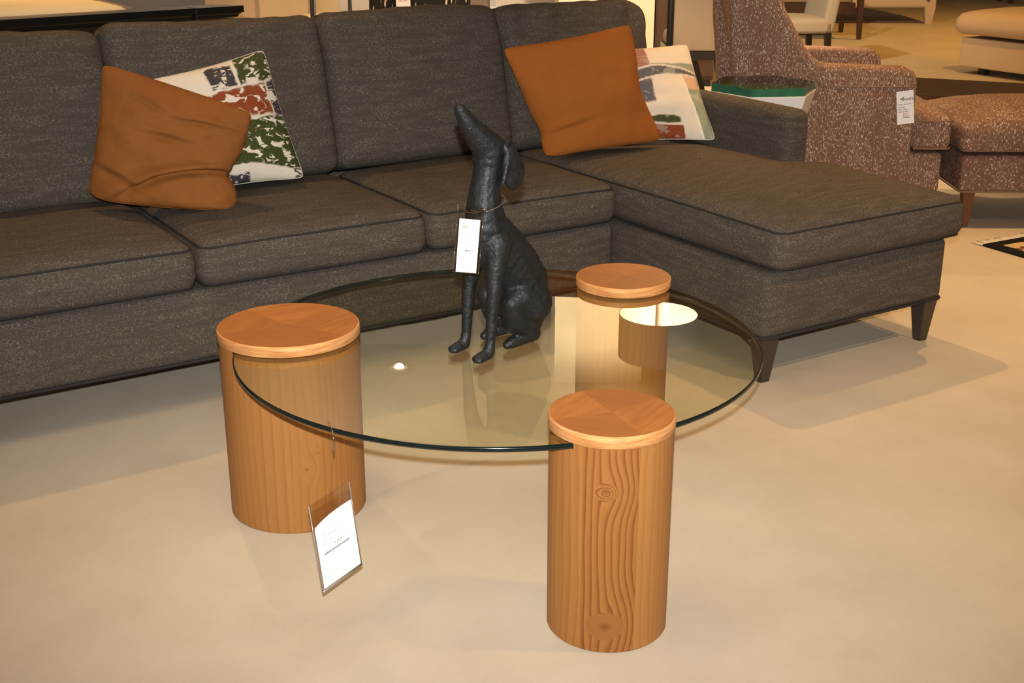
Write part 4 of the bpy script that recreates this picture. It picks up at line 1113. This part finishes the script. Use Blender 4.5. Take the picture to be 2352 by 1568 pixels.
po = bpy.data.objects.new('floor_lamp_bulb', pl); COL.objects.link(po); po.location = (.762 + .09, 6.2 - .03, 1.66)

def post(x, y, r, h, label):
    e = empty('display_post', (x, y, 0), 0, label, 'post', 'black display posts')
    MB().lathe([(.10, 0), (.10, .012), (r, .02)], 32).build('base', M['black_metal'], e)
    MB().lathe([(r, .015), (r, h)], 12).build('pole', M['black_metal'], e)
    MB().lathe([(r + .006, h), (r + .006, h + .02), (.004, h + .03)], 12).build('cap', M['black_metal'], e)
p = px(720, 20, 6.1); post(p.x, 6.1, .0135, 1.15, 'thicker of two black posts, before the beige pier between the sofa back cushions')
p = px(805, 15, 7.2); post(p.x, 7.2, .0105, 1.15, 'thinner black post standing before the grey wall, right of the thicker one')
# cream round table top behind the second cushion
p = px(765, 36, 6.9)
ct2 = empty('round_table', (-.90, 6.9, 0), 0, 'cream round table just showing over the gap between two sofa back cushions', 'table')
MB().lathe([(.18, 0), (.18, .02), (.03, .05), (.03, p.z - .05), (.10, p.z - .035)], 40).build('pedestal', M['wall_cream'], ct2)
MB().lathe([(.10, p.z - .035), (.235, p.z - .03), (.24, p.z - .015), (.235, p.z)], 56).build('tabletop', M['wall_cream'], ct2)
# black streaked hide chair with a tag
p0, p1 = px(848, 20, 7.4), px(1081, 8, 7.4)
bk = empty('hide_chair', ((p0.x + p1.x) / 2, 7.4, 0), 0, 'black chair with white streaked hide back and a hanging tag, behind the third sofa cushion', 'chair')
wd = p1.x - p0.x
mb = MB(); mb.add(*rbox(-wd / 2, wd / 2, 0, .11, .40, 1.0, .03, (8, 3, 8))); mb.build('backrest', M['streak'], bk)
mb = MB(); mb.add(*rbox(-wd / 2, wd / 2, .11, .60, .32, .46, .03, (8, 6, 3), (.02, 0))); mb.build('seat', M['streak'], bk)
for sx in (-1, 1):
    for y_ in (.05, .55): MB().taper((sx * (wd / 2 - .05), y_), .022, .40 if y_ < .1 else .33, (sx * (wd / 2 - .04), y_), .015, 0).build('leg', M['espresso'], bk)
def small_tag(x0, x1, yb, Y, label, red):
    a, b_ = px(x0, yb, Y), px(x1, yb, Y); W_ = b_.x - a.x
    e = empty('price_tag', ((a.x + b_.x) / 2, Y, a.z), 0, label, 'price tag', 'hanging price tags')
    MB().box(-W_ / 2, W_ / 2, -.0008, .0008, 0, W_ * 1.9).build('paper', M['paper'], e)
    mb = MB(); Q = Matrix.Translation((0, -.0015, 0)) @ Matrix.Rotation(math.pi / 2, 4, 'X')
    for k in range(4): words(mb, 0, W_ * (.34 + .22 * k), W_ * .62, W_ * .13, 0, Q, 70 + k + int(red) * 9)
    mb.build('printing', [M['ink_red'] if red else M['ink']], e)
small_tag(911, 944, 15, 7.38, 'white price tag with red print hanging on the black streaked chair', True)
# beige box-back chair and its tag
p0, p1 = px(1076, 8, 8.0), px(1127, 8, 8.0)
bx = empty('parsons_chair', ((p0.x + p1.x) / 2 - .06, 8.0, 0), 0, 'beige parsons chair beside the black streaked chair, behind the sofa', 'chair')
mb = MB(); mb.add(*rbox(-.16, .13, 0, .09, .40, .98, .02, (5, 3, 6))); mb.build('backrest', M['linen'], bx)
mb = MB(); mb.add(*rbox(-.16, .13, .09, .50, .36, .48, .02, (5, 5, 3))); mb.build('seat', M['linen'], bx)
for sx in (-.12, .09):
    for y_ in (.045, .45): MB().taper((sx, y_), .022, .42 if y_ < .1 else .37, (sx, y_), .016, 0).build('leg', M['espresso'], bx)
small_tag(1127, 1143, 19, 7.97, 'white price tag on the right edge of the beige parsons chair', False)
# brown cabinet beyond the cream pier
bcab = empty('cabinet', (1.16, 9.25, 0), 0, 'dark brown cabinet just right of the cream wall pier', 'cabinet')
mb = MB(); mb.box(-.13, .30, .005, .42, .05, 1.30); mb.build('carcass', M['brown_case'], bcab)
mb = MB(); mb.box(-.12, .085, -.015, .003, .08, 1.27); d1 = mb.build('door', M['brown_case'], bcab)
mb = MB(); mb.tube([(.06, -.03, .6), (.06, -.03, .75)], .006, 8); mb.build('handle', M['black_metal'], d1)
mb = MB(); mb.box(.09, .295, -.015, .003, .08, 1.27); mb.build('door', M['brown_case'], bcab)
mb = MB(); mb.box(-.12, .29, .03, .40, 0, .05); mb.build('plinth', M['espresso'], bcab)

# ------------------------------------------------------------------ ceiling lights
for k, (x, y) in enumerate(((.9, 7.6), (2.4, 9.4), (4.6, 10.4))):
    e = empty('downlight', (x, y, CEIL - .004), 0, ('recessed ceiling downlight over the cream wall pier', 'recessed ceiling downlight over the near aisle', 'recessed ceiling downlight over the far aisle')[k], 'light', 'recessed ceiling lights')
    MB().lathe([(.062, .002), (.092, .001), (.090, -.008), (.060, -.006)], 40).build('trim_ring', M['trim_ring'], e)
    MB().lathe([(.001, -.001), (.055, -.001), (.055, .001), (.001, .001)], 32).build('lamp', M['can_lamp'], e)
e = empty('downlight', (-.907, 9.515, CEIL - .004), 0, 'recessed ceiling downlight mirrored as a small bright ringed dot in the glass table', 'light', 'recessed ceiling lights')
MB().lathe([(.060, .002), (.090, .001), (.088, -.010), (.058, -.007)], 40).build('trim_ring', M['trim_ring'], e)
MB().lathe([(.058, -.003), (.058, .0), (.001, .0), (.001, -.003)], 40).build('reflector', M['ceiling'], e)
MB().lathe([(.001, -.040), (.022, -.036), (.036, -.022), (.040, -.004), (.001, -.004)], 32).build('lamp', M['can_lamp'], e)
